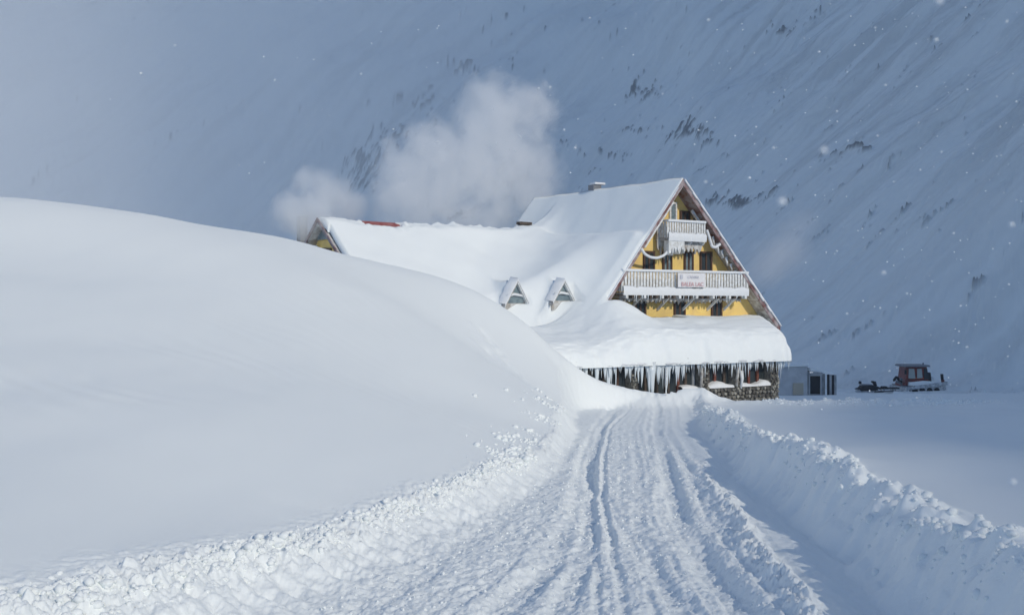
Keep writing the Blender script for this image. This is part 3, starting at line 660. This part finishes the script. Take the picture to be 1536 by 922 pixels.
# ground floor: veranda front under the icicles
PF = -3.0
ZR = -2.62
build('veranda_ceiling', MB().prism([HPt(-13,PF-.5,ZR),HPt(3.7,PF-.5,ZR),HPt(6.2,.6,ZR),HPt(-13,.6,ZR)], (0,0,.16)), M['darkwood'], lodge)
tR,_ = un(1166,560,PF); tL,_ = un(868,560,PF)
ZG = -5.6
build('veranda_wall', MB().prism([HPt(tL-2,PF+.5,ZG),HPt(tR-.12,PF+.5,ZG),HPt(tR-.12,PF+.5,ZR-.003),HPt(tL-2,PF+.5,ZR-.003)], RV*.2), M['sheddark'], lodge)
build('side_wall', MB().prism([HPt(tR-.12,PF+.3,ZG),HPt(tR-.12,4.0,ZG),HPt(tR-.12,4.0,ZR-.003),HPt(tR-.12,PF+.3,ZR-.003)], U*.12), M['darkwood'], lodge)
stones = ('stone','stone2','stone3')
def stone_mesh(w,h,d,seed):
    r_ = random.Random(seed); n_ = 7; a = [(.5*w*math.cos(2*math.pi*i/n_)*(.85+.3*r_.random()), .5*h*math.sin(2*math.pi*i/n_)*(.85+.3*r_.random())) for i in range(n_)]
    v = [(x,0,z) for x,z in a]+[(x*.72,-d,z*.72) for x,z in a]; f = [(i,(i+1)%n_,(i+1)%n_+n_,i+n_) for i in range(n_)]+[tuple(range(n_,2*n_))]
    return MB().add(v,f).mesh('stone', M[stones[seed%3]])
SM = [stone_mesh(1,1,.28,k) for k in range(12)]
ang = math.atan2(U.y,U.x)
def stonework(parent,t0,t1,z0,z1,p,size):
    z = z0+size*.3; row = 0
    while z < z1-size*.15:
        t = t0+size*.35+(row%2)*size*.4
        while t < t1-size*.15:
            w = size*(.75+.6*rnd.random()); h = size*(.7+.3*rnd.random())
            o = put('stone', SM[rnd.randrange(12)], HPt(min(t+rnd.uniform(-.03,.03),t1-.06),p,z+rnd.uniform(-.03,.03)), parent, (0,0,ang)); o.scale = (w,.5*size/.3,h)
            t += w*.95
        z += size*.72; row += 1
# plinth of field stone at the right end
tP0,_ = un(1030,590,PF); _,zP1 = un(1110,580,PF)
pl = build('plinth', MB().prism([HPt(tP0,PF+.02,ZG),HPt(tR,PF+.02,ZG),HPt(tR,PF+.02,zP1),HPt(tP0,PF+.02,zP1)], RV*.42), M['mortar'], lodge)
stonework(pl,tP0,tR,-5.15,zP1+.02,PF+.02,.26)
sn = MB(); K=40; sec=[]
for i in range(K+1):
    t = tP0-.3+(tR-.25-tP0+.3)*i/K; h=.14+.05*math.sin(i*.55)+.03*rnd.random()+.14*math.exp(-((i-17)/3)**2)+.10*math.exp(-((i-36)/2.0)**2)
    if i==K: h=.03
    sec.append([HPt(t,PF-.05,zP1),HPt(t,PF-.04,zP1+h*.6),HPt(t,PF+.08,zP1+h),HPt(t,PF+.46,zP1+h*1.1)])
build('sill_snow', sn.add([v for s_ in sec for v in s_],[(i*4+j,i*4+j+1,(i+1)*4+j+1,(i+1)*4+j) for i in range(K) for j in range(3)]), M['cable'], pl, True)
def pillar(x0,x1,ytop,ybot,label=None):
    t0,_ = un(x0,560,PF); t1,_ = un(x1,560,PF); zb = -5.3 if ybot > 600 else un(x0,ybot,PF)[1]
    b = build('pillar', MB().prism([HPt(t0,PF-.06,zb),HPt(t1,PF-.06,zb),HPt(t1,PF-.06,ZR-.003),HPt(t0,PF-.06,ZR-.003)], RV*.5), M['stone'], lodge)
    stonework(b,t0,t1,zb,ZR,PF-.06,.20)
    if label: b['label']=label
    return b
pillar(1155,1166,540,604,'stone corner pillar with snow on its outer side'); pillar(1051,1061,545,588); pillar(1101,1111,545,588); pillar(872,884,540,600); pillar(946,955,545,600)
# rime clinging to the two middle pillars
for px_ in (1048,1101.5):
    t,_ = un(px_,560,PF); build('pillar_rime', MB().tube([HPt(t,PF-.14,ZR-.1),HPt(t+.05,PF-.16,-3.3),HPt(t+.02,PF-.13,-4.0)],.11,7,.06), M['rime'], lodge, True)
t,_ = un(1109,566,PF); build('pillar_rime', MB().tube([HPt(t-.05,PF-.16,-3.2),HPt(t,PF-.18,-3.6),HPt(t-.04,PF-.14,-4.1)],.12,7,.05), M['cable'], lodge, True)
t,_ = un(1169,575,PF); build('corner_snow', MB().tube([HPt(t-.05,PF+.2,-3.4),HPt(t,PF+.1,-3.8),HPt(t-.08,PF+.15,-4.5)],.12,7,.05), M['cable'], lodge, True)
# glazed bays: timber frame, panes, coloured posts
def bay(x0,x1,zb,posts,fr='darkwood'):
    t0,_ = un(x0,560,PF+.3); t1,_ = un(x1,560,PF+.3)
    f = build('bay_window', frame_mb(t0,t1,zb,ZR-.01,PF+.3,.12,.10,0), M[fr], lodge)
    build('pane', rect_mb(t0+.05,t1-.05,zb+.05,ZR-.06,PF+.37,.02), M['glass'], f)
    for px_,m_ in posts:
        t,_ = un(px_,560,PF+.3); build('mullion', MB().prism([HPt(t-.07,PF+.27,zb+.10),HPt(t+.07,PF+.27,zb+.10),HPt(t+.07,PF+.27,ZR-.12),HPt(t-.07,PF+.27,ZR-.12)], RV*.09), M[m_], f)
bay(1112,1154,-4.15,((1123,'redwood'),(1136,'redwood')),'redwood'); bay(1062,1101,-4.2,((1072,'redwood'),(1086,'darkwood'))); bay(1002,1050,-5.2,((1017,'redwood'),(1028,'darkwood'),(1040,'shedgrey')))
bay(956,1000,-5.3,((968,'darkwood'),(985,'darkwood'))); bay(885,945,-5.3,((906,'darkwood'),(926,'brown')),'brown')
# icicles on the eave: a dozen shapes, each hung separately
ICE = []
for k in range(10):
    r_ = random.Random(90+k); pts = [(0,0,0)]; x=y=0
    for i in range(1,5): x += r_.uniform(-.012,.012); y += r_.uniform(-.012,.012); pts.append((x,y,-i/4))
    ICE.append(MB().tube(pts, .5*(.11+.05*r_.random()), 6, .006).mesh('icicle', M['ice'], smooth=True))
def hang(t,p,z,length,thick=1.0,parent=lodge):
    o = put('icicle', rnd.choice(ICE), HPt(t,p,z), parent, (0,0,rnd.uniform(0,6))); o.scale = (thick,thick,length); return o
N = 205
for i in range(N):
    t = -10.5+(3.8+10.5)*(i+rnd.uniform(-.4,.4))/N; left = (3.8-t)/15
    ln = (.16+.50*rnd.random()**1.8)*(1+.3*left)
    if rnd.random() < .12*(.4+1.5*left): ln += .35+.75*rnd.random()*left
    hang(t,-3.42+.16*float(noise(t/1.3,0.0,205))+rnd.uniform(-.04,.14),ZR+.03,min(ln+.1,1.9),.55+.9*rnd.random()**1.8+.15*left)
for px_,ln,th in ((980,1.75,4.0),(977,1.6,2.5),(917,1.7,2.6),(914,1.2,2.0),(965,1.2,1.6),(1003,1.35,1.8),(1017,1.2,1.5),(1020,1.0,1.4),(960,1.0,1.6),(990,1.1,2.2)):
    t,_ = un(px_,540,-3.5); hang(t,-3.36,ZR+.04,ln,th)
for i in range(9): hang(3.80+.72*.38*i+.03*rnd.random(),-3.5+.38*i,ZR+.1,.25+.3*rnd.random(),1.2)
for i in range(26): 
    t = lowb[1]+.15+(lowb[2]-lowb[1]-.3)*(i+rnd.random()*.8)/26; hang(t,-.06,lowb[4]-.15,.12+.28*rnd.random(),.55)
# wavy rim that joins the icicle roots to the snow
t_ = np.linspace(-11,3.8,150); rim = MB(); sec=[]
for i,t in enumerate(t_):
    b_ = .05+.09*rnd.random(); pf_ = -3.62+.16*float(noise(t/1.3,0.0,205))+.06*float(noise(t/.35,0.0,206)); sec.append([HPt(t,pf_+.16,ZR+.16),HPt(t,pf_+.05,ZR+.03),HPt(t,pf_+.0,ZR-b_),HPt(t,pf_+.22,ZR-b_*.6),HPt(t,pf_+.4,ZR+.1)])
rim.add([v for s_ in sec for v in s_],[(i*5+j,i*5+j+1,(i+1)*5+j+1,(i+1)*5+j) for i in range(149) for j in range(4)])
build('eave_ice', rim, M['cable'], lodge, True)
# snow hanging over the right end of the veranda roof
rim = MB(); sec=[]
for i in range(40):
    p_ = -3.6+4.0*i/39; b_ = .12+.12*rnd.random(); te = 3.8+.72*(p_+3.6); sec.append([HPt(te-.10,p_,ZR+.30),HPt(te+.02,p_,ZR+.08),HPt(te-.02,p_,ZR-b_),HPt(te-.25,p_,ZR-b_*.5)])
rim.add([v for s_ in sec for v in s_],[(i*4+j,i*4+j+1,(i+1)*4+j+1,(i+1)*4+j) for i in range(39) for j in range(3)])
build('eave_ice', rim, M['cable'], lodge, True)

# ------------------------------------------------------------------ banner, cables, pole
def text_mesh(body, size, m, bold=0.0):
    cu = bpy.data.curves.new('lettering','FONT'); cu.body = body; cu.size = size; cu.align_x = 'CENTER'; cu.extrude = .006; cu.offset = bold; cu.resolution_u = 3
    o = bpy.data.objects.new('lettering', cu); C.objects.link(o); bpy.context.view_layer.update()
    me = bpy.data.meshes.new_from_object(o.evaluated_get(bpy.context.evaluated_depsgraph_get())); bpy.data.objects.remove(o); me.materials.clear(); me.materials.append(m); return me
bt0,bz1 = un(1017,409,-.22); bt1,bz0 = un(1058,431,-.22)
ban = empty('banner', HPt((bt0+bt1)/2,-.22,bz0), 'white banner with red lettering tied to the wide lower balcony', 'banner')
cl = MB(); K=24
cv = [HPt(bt0+(bt1-bt0)*i/K, -.22+.02*math.sin(i*1.1), z) for i in range(K+1) for z in (bz0,bz1)]
cl.add(cv,[(2*i,2*i+2,2*i+3,2*i+1) for i in range(K)]); cl.add([v+RV*.015 for v in cv],[(2*i+1,2*i+3,2*i+2,2*i) for i in range(K)])
build('cloth', cl, M['banner'], ban, True)
bm_ = (bt0+bt1)/2; rotu = (R(90),0,math.atan2(U.y,U.x)); hh = bz1-bz0
put('lettering', text_mesh('BALEA LAC',hh*.40,M['bannerred'],.004), HPt(bm_+.02,-.255,bz0+hh*.08), ban, rotu)
put('lettering', text_mesh('CABANA',hh*.26,M['bannergrey']), HPt(bm_+.08,-.255,bz0+hh*.62), ban, rotu)
build('emblem', MB().prism([HPt(bt0+.14,-.25,bz0+hh*.58),HPt(bt0+.30,-.25,bz0+hh*.58),HPt(bt0+.30,-.25,bz0+hh*.86),HPt(bt0+.14,-.25,bz0+hh*.86)], RV*.01), M['bannergrey'], ban)
def swag(pts, r, label):
    P3=[]
    for px_,py_,p_ in pts: t,z = un(px_,py_,p_); P3.append(HPt(t,p_,z))
    Q=[]
    for i in range(len(P3)-1):
        for k in range(5): Q.append(P3[i].lerp(P3[i+1],k/5))
    Q.append(P3[-1]); Q=[Q[0]]+[(Q[i-1]+Q[i]+Q[i+1])/3 for i in range(1,len(Q)-1)]+[Q[-1]]
    o = build('cable', MB().tube(Q, r, 8), M['cable'], None, True); return tag(o,label,'cable')
swag(((962,373,-.05),(967,381,0),(976,386,.1),(986,387,.1),(996,383,.1),(1003,375,.1),(1006,368,.1)),.075,'white rime-covered cable sagging in a loop left of the short upper balcony')
swag(((1060,345,.1),(1064,357,.1),(1068,370,.1),(1073,371,.1),(1080,366,.1)),.085,'white rime-covered cable end hooked under the right roof edge')
px_,D_ = 999,46.6; x_ = (px_-768)/1536*D_
tag(build('marker_pole', MB().tube([(x_,D_,ground_z(x_,D_)-.3),(x_+.02,D_,-2.75)],.03,7), M['frost']), 'thin pale pole standing in the snow heap before the icicle-hung eave', 'pole')

# ------------------------------------------------------------------ shed
def Pp(px_,py_,D): return Vector(((px_-768)/1536*D, D, (461-py_)/1536*D))
D=74.0; gz_ = (461-594)/1536*D
x0,x1,x2,x3 = (Pp(px_,0,D).x for px_ in (1166,1211,1240,1255)); zt = Pp(0,549,D).z
sh = empty('shed', (x1,D+1,gz_), 'small white rimed shed with a dark doorway beside the lodge', 'shed')
build('wall', MB().hexa([(x0,D,gz_-.6),(x1,D,gz_-.6),(x1+.3,D+3,gz_-.6),(x0,D+3,gz_-.6),(x0,D,zt-.08),(x1,D,zt-.02),(x1+.3,D+3,zt),(x0,D+3,zt)]), M['shedwhite'], sh)
build('roof', MB().hexa([(x0,D-.2,zt-.06),(x1+.12,D-.2,zt+.02),(x1+.4,D+3.2,zt+.02),(x0,D+3.2,zt-.06),(x0,D-.2,zt+.08),(x1+.12,D-.2,zt+.16),(x1+.4,D+3.2,zt+.16),(x0,D+3.2,zt+.08)]), M['roofsnow'], sh)
zt2 = Pp(0,556,D).z
build('porch_roof', MB().hexa([(x1+.13,D-.35,zt2+.05),(x2+.45,D-.2,zt2-.22),(x2+.45,D+2.5,zt2-.22),(x1+.13,D+2.5,zt2+.05),(x1+.13,D-.35,zt2+.22),(x2+.45,D-.2,zt2-.08),(x2+.45,D+2.5,zt2-.08),(x1+.13,D+2.5,zt2+.22)]), M['roofsnow'], sh)
build('porch_fascia', MB().hexa([(x1+.02,D-.40,zt2-.20),(x1+1.0,D-.37,zt2-.28),(x1+1.0,D-.36,zt2-.28),(x1+.02,D-.36,zt2-.20),(x1+.02,D-.40,zt2+.04),(x1+1.0,D-.37,zt2-.10),(x1+1.0,D-.36,zt2-.10),(x1+.02,D-.36,zt2+.04)]), M['shedgrey'], sh)
build('porch_wall', MB().hexa([(x1+.02,D+.35,gz_-.6),(x2,D+.35,gz_-.6),(x2,D+2.4,gz_-.6),(x1+.3,D+2.4,gz_-.6),(x1+.02,D+.35,zt2-.03),(x2,D+.35,zt2-.24),(x2,D+2.4,zt2-.24),(x1+.3,D+2.4,zt2-.03)]), M['shedgrey'], sh)
xd0,xd1 = Pp(1217,0,D).x,Pp(1232,0,D).x; zd = Pp(0,564,D).z
dr = build('door_opening', MB().box(((xd0+xd1)/2,D+.33,(gz_+.15+zd)/2),xd1-xd0,.06,zd-gz_-.15), M['sheddark'], sh)  # near-black panel paints the unlit inside of the open doorway
build('door_frame', MB().box(((xd0+xd1)/2,D+.31,zd+.05),xd1-xd0+.2,.1,.1).box((xd0-.06,D+.31,(gz_+zd)/2),.1,.1,zd-gz_).box((xd1+.06,D+.31,(gz_+zd)/2),.1,.1,zd-gz_), M['shedwhite'], dr)
for k in range(4):
    xx = x2-.05+(x3-x2)*(k+.5)/4+.05; hgt = Pp(0,561,D).z-gz_-.05*rnd.random()
    build('board', MB().box((xx,D-.05+.02*k,gz_+hgt/2),(x3-x2)/4*.86,.06,hgt), M['shedgrey'] if k%2 else M['sheddark'], sh)
xx = Pp(1197,0,D).x; build('notice_board', MB().box((xx,D-.05,Pp(0,583,D).z),.75,.05,.85), M['shedcream'], sh)

# ------------------------------------------------------------------ snow groomer
D=100.0; k_=D/1536
def G(px_,py_,dy=0.0): return Vector(((px_-768)*k_, D+dy, (461-py_)*k_))
def gz3(px_, D_): return ground_z((px_-768)/1536*D_, D_)
cat = empty('snow_groomer', G(1382,589), 'red tracked snow groomer with a dark cab and raised front frame', 'snow groomer')
def boxpx(x0,x1,y0,y1,d0,d1,inset=0.0):
    a=G(x0,y1,d0); b=G(x1,y1,d0); c=G(x1,y1,d1); d=G(x0,y1,d1); h=(y1-y0)*k_; i=inset
    return MB().hexa([a,b,c,d,a+Vector((i,i,h)),b+Vector((-i,i,h)),c+Vector((-i,-i,h)),d+Vector((i,-i,h))])
for d0 in (-.2,2.2):
    pts=[]; xs0,xs1,yt,yb=1352,1417,579,588
    prof=[(xs0,584),(xs0+4,579.5),(xs1-5,578),(xs1,581),(xs1-2,587),(xs1-8,589),(xs0+8,590),(xs0+2,588)]
    tr=build('track', MB().prism([G(a,b,d0) for a,b in prof], (0,.85,0)), M['catrim'] if d0<0 else M['catdark'], cat)
    for px_ in (1360,1371,1382,1393,1404):
        build('wheel', MB().tube([G(px_,585,d0-.06),G(px_,585,d0+.02)],.27,12), M['catdark'], tr)
    for j in range(16):
        px_=1356+3.8*j; build('cleat', MB().box(G(px_,579-(px_-1356)*.02,d0+.42)[:],.07,.95,.09), M['catgrey'], tr)
build('body', boxpx(1357,1402,574,581,.3,2.6,.05), M['catred'], cat, bev=.04)
cb=build('cab', boxpx(1360,1396,550,575,.35,2.5,.16), M['catred'], cat, bev=.06)
build('cab_roof', boxpx(1357,1397,547.5,550.3,.2,2.6,.05), M['catgrey'], cat, bev=.03)
build('window', MB().prism([G(1364.5,567.5,.30),G(1375,568,.30),G(1374,553.5,.44),G(1366,553,.44)],(0,.03,0)), M['catglass'], cb); build('window', MB().prism([G(1377.5,567.5,.30),G(1386,567,.30),G(1385,553,.44),G(1378.5,553.5,.44)],(0,.03,0)), M['catglass'], cb)
build('windscreen', MB().prism([G(1388,569,.30),G(1395,569,.30),G(1393.5,553,.44),G(1388.5,553,.44)],(0,.03,0)), M['glass'], cb)
build('trim', MB().box(G(1377,567.2,.37)[:],1.6,.05,.07), M['orange'], cb)
build('engine_cover', boxpx(1394,1401,559,575,.5,2.3,.08), M['catdark'], cat, bev=.04)
build('snow_load', boxpx(1363,1402,573,578.5,-.05,.3,.05).add([G(1365,573,.0),G(1385,571,.1),G(1402,572,.2),G(1402,577,-.1),G(1365,578,-.1)],[(0,1,2,3,4)]), M['roofsnow'], cat, bev=.03)
build('mirror', MB().box(G(1359,558,.1)[:],.18,.12,.42).bar(G(1359,553,.1),G(1362,553,.4),.05), M['catdark'], cat)
build('beacon', MB().tube([G(1392,547.5,1.2),G(1392,545,1.2)],.06,8), M['catdark'], cat)
for a,b in (((1344,565),(1356,574)),((1344,571),(1356,577)),((1344,565),(1344,571)),((1350,568),(1357,570))):
    build('lift_arm', MB().bar(G(*a,-.1),G(*b,.6),.16,.2), M['catdark'] if a[1]<568 else M['catgrey'], cat)
build('blade', MB().prism([G(1352,580,-1.1),G(1357,580,-1.1),G(1359,592,-1.0),G(1353,592,-1.0)],(0,4.2,0)), M['catrim'], cat)
build('side_frame', MB().bar(G(1360,582,-.35),G(1419,574,-.35),.12,.32), M['catrim'], cat); build('tiller', boxpx(1398,1421,577,585,.2,2.8,.08), M['catrim'], cat)
build('tail_post', MB().bar(G(1416,574,.3),G(1414.5,561,.3),.2,.24), M['catdark'], cat); build('tail_light', MB().box(G(1415.5,571.5,.15)[:],.25,.12,.28), M['catred'], cat)

# ------------------------------------------------------------------ snowmobile and its towed sled
D=96.0; k_=D/1536
sm = empty('snowmobile', G(1303,588), 'dark snowmobile parked on the snow left of the groomer', 'snowmobile')
build('body', MB().prism([G(1290,586,-.35),G(1314,585,-.35),G(1318,580,-.35),G(1311,577.5,-.35),G(1291,578,-.35),G(1287,582,-.35)],(0,.7,0)), M['catdark'], sm, bev=.04)
build('seat', MB().prism([G(1292,578.5,-.2),G(1308,578,-.2),G(1308,576.2,-.2),G(1293,575.6,-.2)],(0,.4,0)), M['catgrey'], sm, bev=.02)
build('backrest', MB().prism([G(1288.5,575.5,-.2),G(1291.5,575.5,-.2),G(1291.3,571.5,-.2),G(1289,571.3,-.2)],(0,.4,0)), M['catdark'], sm, bev=.04).location.z += .0
build('backrest_stay', MB().bar(G(1290,579,0),G(1290,575,0),.06), M['catdark'], sm)
build('track', MB().prism([G(1284,588,-.22),G(1309,588.2,-.22),G(1311,585,-.22),G(1288,584,-.22),G(1283,586,-.22)],(0,.44,0)), M['catrim'], sm)
build('windscreen', MB().prism([G(1312,578,-.3),G(1314,578,-.3),G(1312.5,571.5,-.25),G(1308.5,571,-.25),G(1309,572.5,-.25)],(0,.6,0)), M['catdark'], sm)
build('handlebar', MB().bar(G(1309,573.5,-.45),G(1309,573.5,.45),.06), M['catdark'], sm)
for d0 in (-.5,.42): build('ski', MB().prism([G(1309,588,d0),G(1322,587.6,d0),G(1324,585.5,d0),G(1322.5,586.6,d0),G(1309,587,d0)],(0,.12,0)), M['catdark'], sm); build('ski_leg', MB().bar(G(1316,587,d0+.06),G(1314,582,d0*.5),.07), M['catgrey'], sm)
build('rear_bumper', MB().bar(G(1284,583,-.3),G(1284,583,.3),.07).bar(G(1284,583,-.3),G(1290,581,-.3),.06).bar(G(1284,583,.3),G(1290,581,.3),.06), M['catdark'], sm)
sd = empty('cargo_sled', G(1333,588), 'low dark cargo sled lying between the snowmobile and the groomer', 'sled')
build('deck', MB().hexa([G(1318,583.5,-.4),G(1347,582.5,-.4),G(1347,582.5,.4),G(1318,583.5,.4),G(1318,581.5,-.4),G(1347,580.5,-.4),G(1347,580.5,.4),G(1318,581.5,.4)]), M['catdark'], sd)
for d0 in (-.38,.32): build('runner', MB().bar(G(1319,587,d0),G(1346,586,d0),.06,.10).bar(G(1324,587,d0),G(1324,582,d0),.06).bar(G(1341,586,d0),G(1341,582,d0),.06), M['catgrey'], sd)
build('load', MB().prism([G(1321,581.5,-.3),G(1331,581.2,-.3),G(1329,579,-.3),G(1323,579,-.3)],(0,.6,0)), M['catdark'], sd, bev=.03)

# ------------------------------------------------------------------ steam over the roofs
def steam(name, balls, dens, nscale, label, col=(.998,.999,1.0), seed=0.0, thr=.42, vox=.35, amp=2.3):
    # closed hull round the puffs
    bmh = bmesh.new()
    for (c,r_) in balls:
        bmesh.ops.create_icosphere(bmh, subdivisions=3, radius=r_*1.12, matrix=Matrix.Translation(c))
    me = bpy.data.meshes.new(name); bmh.to_mesh(me); bmh.free()
    o = bpy.data.objects.new(name, me); C.objects.link(o); md = o.modifiers.new('remesh','REMESH'); md.mode='VOXEL'; md.voxel_size=vox
    bpy.context.view_layer.update(); me2 = bpy.data.meshes.new_from_object(o.evaluated_get(bpy.context.evaluated_depsgraph_get())); o.modifiers.clear(); o.data = me2
    m = bpy.data.materials.new(name+' volume'); m.use_nodes=True; t=m.node_tree; t.nodes.clear(); N_=t.nodes.new; L_=t.links.new
    out=N_('ShaderNodeOutputMaterial'); pv=N_('ShaderNodeVolumePrincipled'); pv.inputs['Color'].default_value=(*col,1); pv.inputs['Anisotropy'].default_value=.2; pv.inputs['Density Attribute'].default_value=''
    L_(pv.outputs[0],out.inputs['Volume']); g=N_('ShaderNodeNewGeometry')
    w=N_('ShaderNodeTexNoise'); w.inputs['Scale'].default_value=nscale*.8; w.inputs['Detail'].default_value=2
    off=N_('ShaderNodeVectorMath'); off.operation='ADD'; off.inputs[1].default_value=(seed,seed*2,0); L_(g.outputs['Position'],off.inputs[0]); L_(off.outputs[0],w.inputs['Vector'])
    n=N_('ShaderNodeTexNoise'); n.inputs['Scale'].default_value=nscale; n.inputs['Detail'].default_value=7; n.inputs['Roughness'].default_value=.62; L_(off.outputs[0],n.inputs['Vector'])
    cur=None
    for (c,r_) in balls:
        d=N_('ShaderNodeVectorMath'); d.operation='DISTANCE'; d.inputs[1].default_value=c; L_(g.outputs['Position'],d.inputs[0])
        q=N_('ShaderNodeMath'); q.operation='MULTIPLY_ADD'; q.inputs[1].default_value=-1/r_; q.inputs[2].default_value=1.0; L_(d.outputs['Value'],q.inputs[0])
        if cur is None: cur=q
        else:
            s_=N_('ShaderNodeMath'); s_.operation='SMOOTH_MAX'; s_.inputs[2].default_value=.25; L_(cur.outputs[0],s_.inputs[0]); L_(q.outputs[0],s_.inputs[1]); cur=s_
    # density grows from the noisy rim inwards
    sub=N_('ShaderNodeMath'); sub.operation='MULTIPLY_ADD'; sub.inputs[1].default_value=amp; sub.inputs[2].default_value=-amp*.5-thr+.12; L_(n.outputs[0],sub.inputs[0])
    ad=N_('ShaderNodeMath'); ad.operation='ADD'; L_(sub.outputs[0],ad.inputs[0]); L_(cur.outputs[0],ad.inputs[1])
    mr=N_('ShaderNodeMapRange'); mr.inputs['From Min'].default_value=0; mr.inputs['From Max'].default_value=.70; mr.inputs['To Max'].default_value=dens; L_(ad.outputs[0],mr.inputs['Value']); L_(mr.outputs[0],pv.inputs['Density'])
    me2.materials.clear(); me2.materials.append(m)
    return tag(o,label,'steam',kind='stuff')
def ball(px_,py_,D_,rpx): q=Pp(px_,py_,D_); return ((q.x,q.y,q.z), rpx/1536*D_)
steam('steam_plume',[ball(*a) for a in ((625,335,60.5,40),(600,300,61,50),(650,300,62,58),(615,255,63,56),(660,240,64,68),(710,260,64,70),(775,260,66,72),(745,195,66,72),(785,170,67,56),(735,145,66,42),(800,300,68,40),(705,315,63,46),(755,315,66,40))],.66,.70,'big pale steam cloud blowing up behind the long snowy roof',seed=3.0,thr=.10,amp=3.4)
steam('steam_plume',[ball(*a) for a in ((455,318,51.5,40),(492,292,55,42),(440,322,54,36),(525,315,55,30),(470,330,54,34),(470,275,55,32),(505,325,55,26))],1.0,.75,'small steam puff round the chimney at the far left gable',seed=11.0,thr=.08,amp=2.8)
steam('blowing_snow',[((-95,150,30),52),((-70,185,50),58),((-130,180,40),62),((-40,205,66),48),((-60,160,15),40)],.013,.03,'thin veil of blown snow drifting before the left mountainside',seed=5.0,thr=-.1,vox=4.0)

steam('blowing_snow',[ball(*a) for a in ((1150,400,60,38),(1185,375,61,42),(1205,340,62,30))],.26,.4,'faint puff of powder blown off the right roof edge of the lodge',seed=9.0,thr=.1)

# ------------------------------------------------------------------ falling snowflakes
V=[];Fa=[]
def flake(p, r):
    o=len(V); a=rnd.uniform(0,6)
    for v in IC1V: V.append((p[0]+v[0]*r*(.8+.4*rnd.random()),p[1]+v[1]*r*(.8+.4*rnd.random()),p[2]+v[2]*r*(.6+.5*rnd.random())))
    Fa.extend(tuple(int(i)+o for i in f) for f in IC1F)
for px_,py_,rp in ((1172,303,10),(1235,226,10),(1517,337,7),(1404,60,5),(1519,722,8),(1325,409,6),(1408,3,9),(1412,228,3),(1062,30,4),(1058,273,4),(1160,222,4),(1313,42,3),(1328,128,3),(1500,190,2.5),(1255,167,3),(1316,204,3),
                    (1510,33,4),(1495,145,2.5),(1270,470,3),(1110,410,3),(1360,440,3),(1255,376,2.5),(262,68,3),(412,120,2.5),(541,111,3),(1320,350,2),(1450,520,3),(825,131,3),(846,195,3),(700,685,2.5),(1430,350,3),(1380,255,2.5)):
    D_=min(3.2,3.6/rp); D_=max(.36,D_); q=Pp(px_,py_,D_); r_=max(.0005,rp/1536*D_-.0014*.6); flake(q,r_)
rf=random.Random(31)
for i in range(620):
    D_=rf.uniform(1.4,14); px_=1536*rf.random()**.62; py_=620*rf.random(); 
    if (px_ < 760 and rf.random() < .55) or (px_ < 1190 and py_ > 300): continue
    flake(Pp(px_,py_,D_), rf.uniform(.0010,.0027)*(.6+.22*D_))
me=bpy.data.meshes.new('snowflakes'); me.from_pydata(V,[],Fa); me.materials.append(mat('snowflake',(.9,.92,.94),.9)); me.polygons.foreach_set('use_smooth',[True]*len(me.polygons))
o=bpy.data.objects.new('snowflakes',me); C.objects.link(o); tag(o,'white snowflakes drifting through the air','snowflakes',kind='stuff')

# ------------------------------------------------------------------ haze
hz = bpy.data.meshes.new('haze'); x0,x1,y0,y1,z0,z1 = -900,900,-660,760,-16,640
MBh = MB().hexa([(x0,y0,z0),(x1,y0,z0),(x1,y1,z0),(x0,y1,z0),(x0,y0,z1),(x1,y0,z1),(x1,y1,z1),(x0,y1,z1)])
hm = bpy.data.materials.new('haze'); hm.use_nodes = True; t = hm.node_tree; t.nodes.clear()
out = t.nodes.new('ShaderNodeOutputMaterial'); pv = t.nodes.new('ShaderNodeVolumePrincipled'); pv.inputs['Color'].default_value = (.86,.93,1,1); pv.inputs['Density'].default_value = HAZE; pv.inputs['Density Attribute'].default_value = ''
pv.inputs['Anisotropy'].default_value = 0.0
t.links.new(pv.outputs[0], out.inputs['Volume'])
if HAZE > 0:
    o = put('haze', MBh.mesh('haze', hm), (0,0,0)); o['kind'] = 'stuff'; o['label'] = 'pale cold haze filling the valley head'
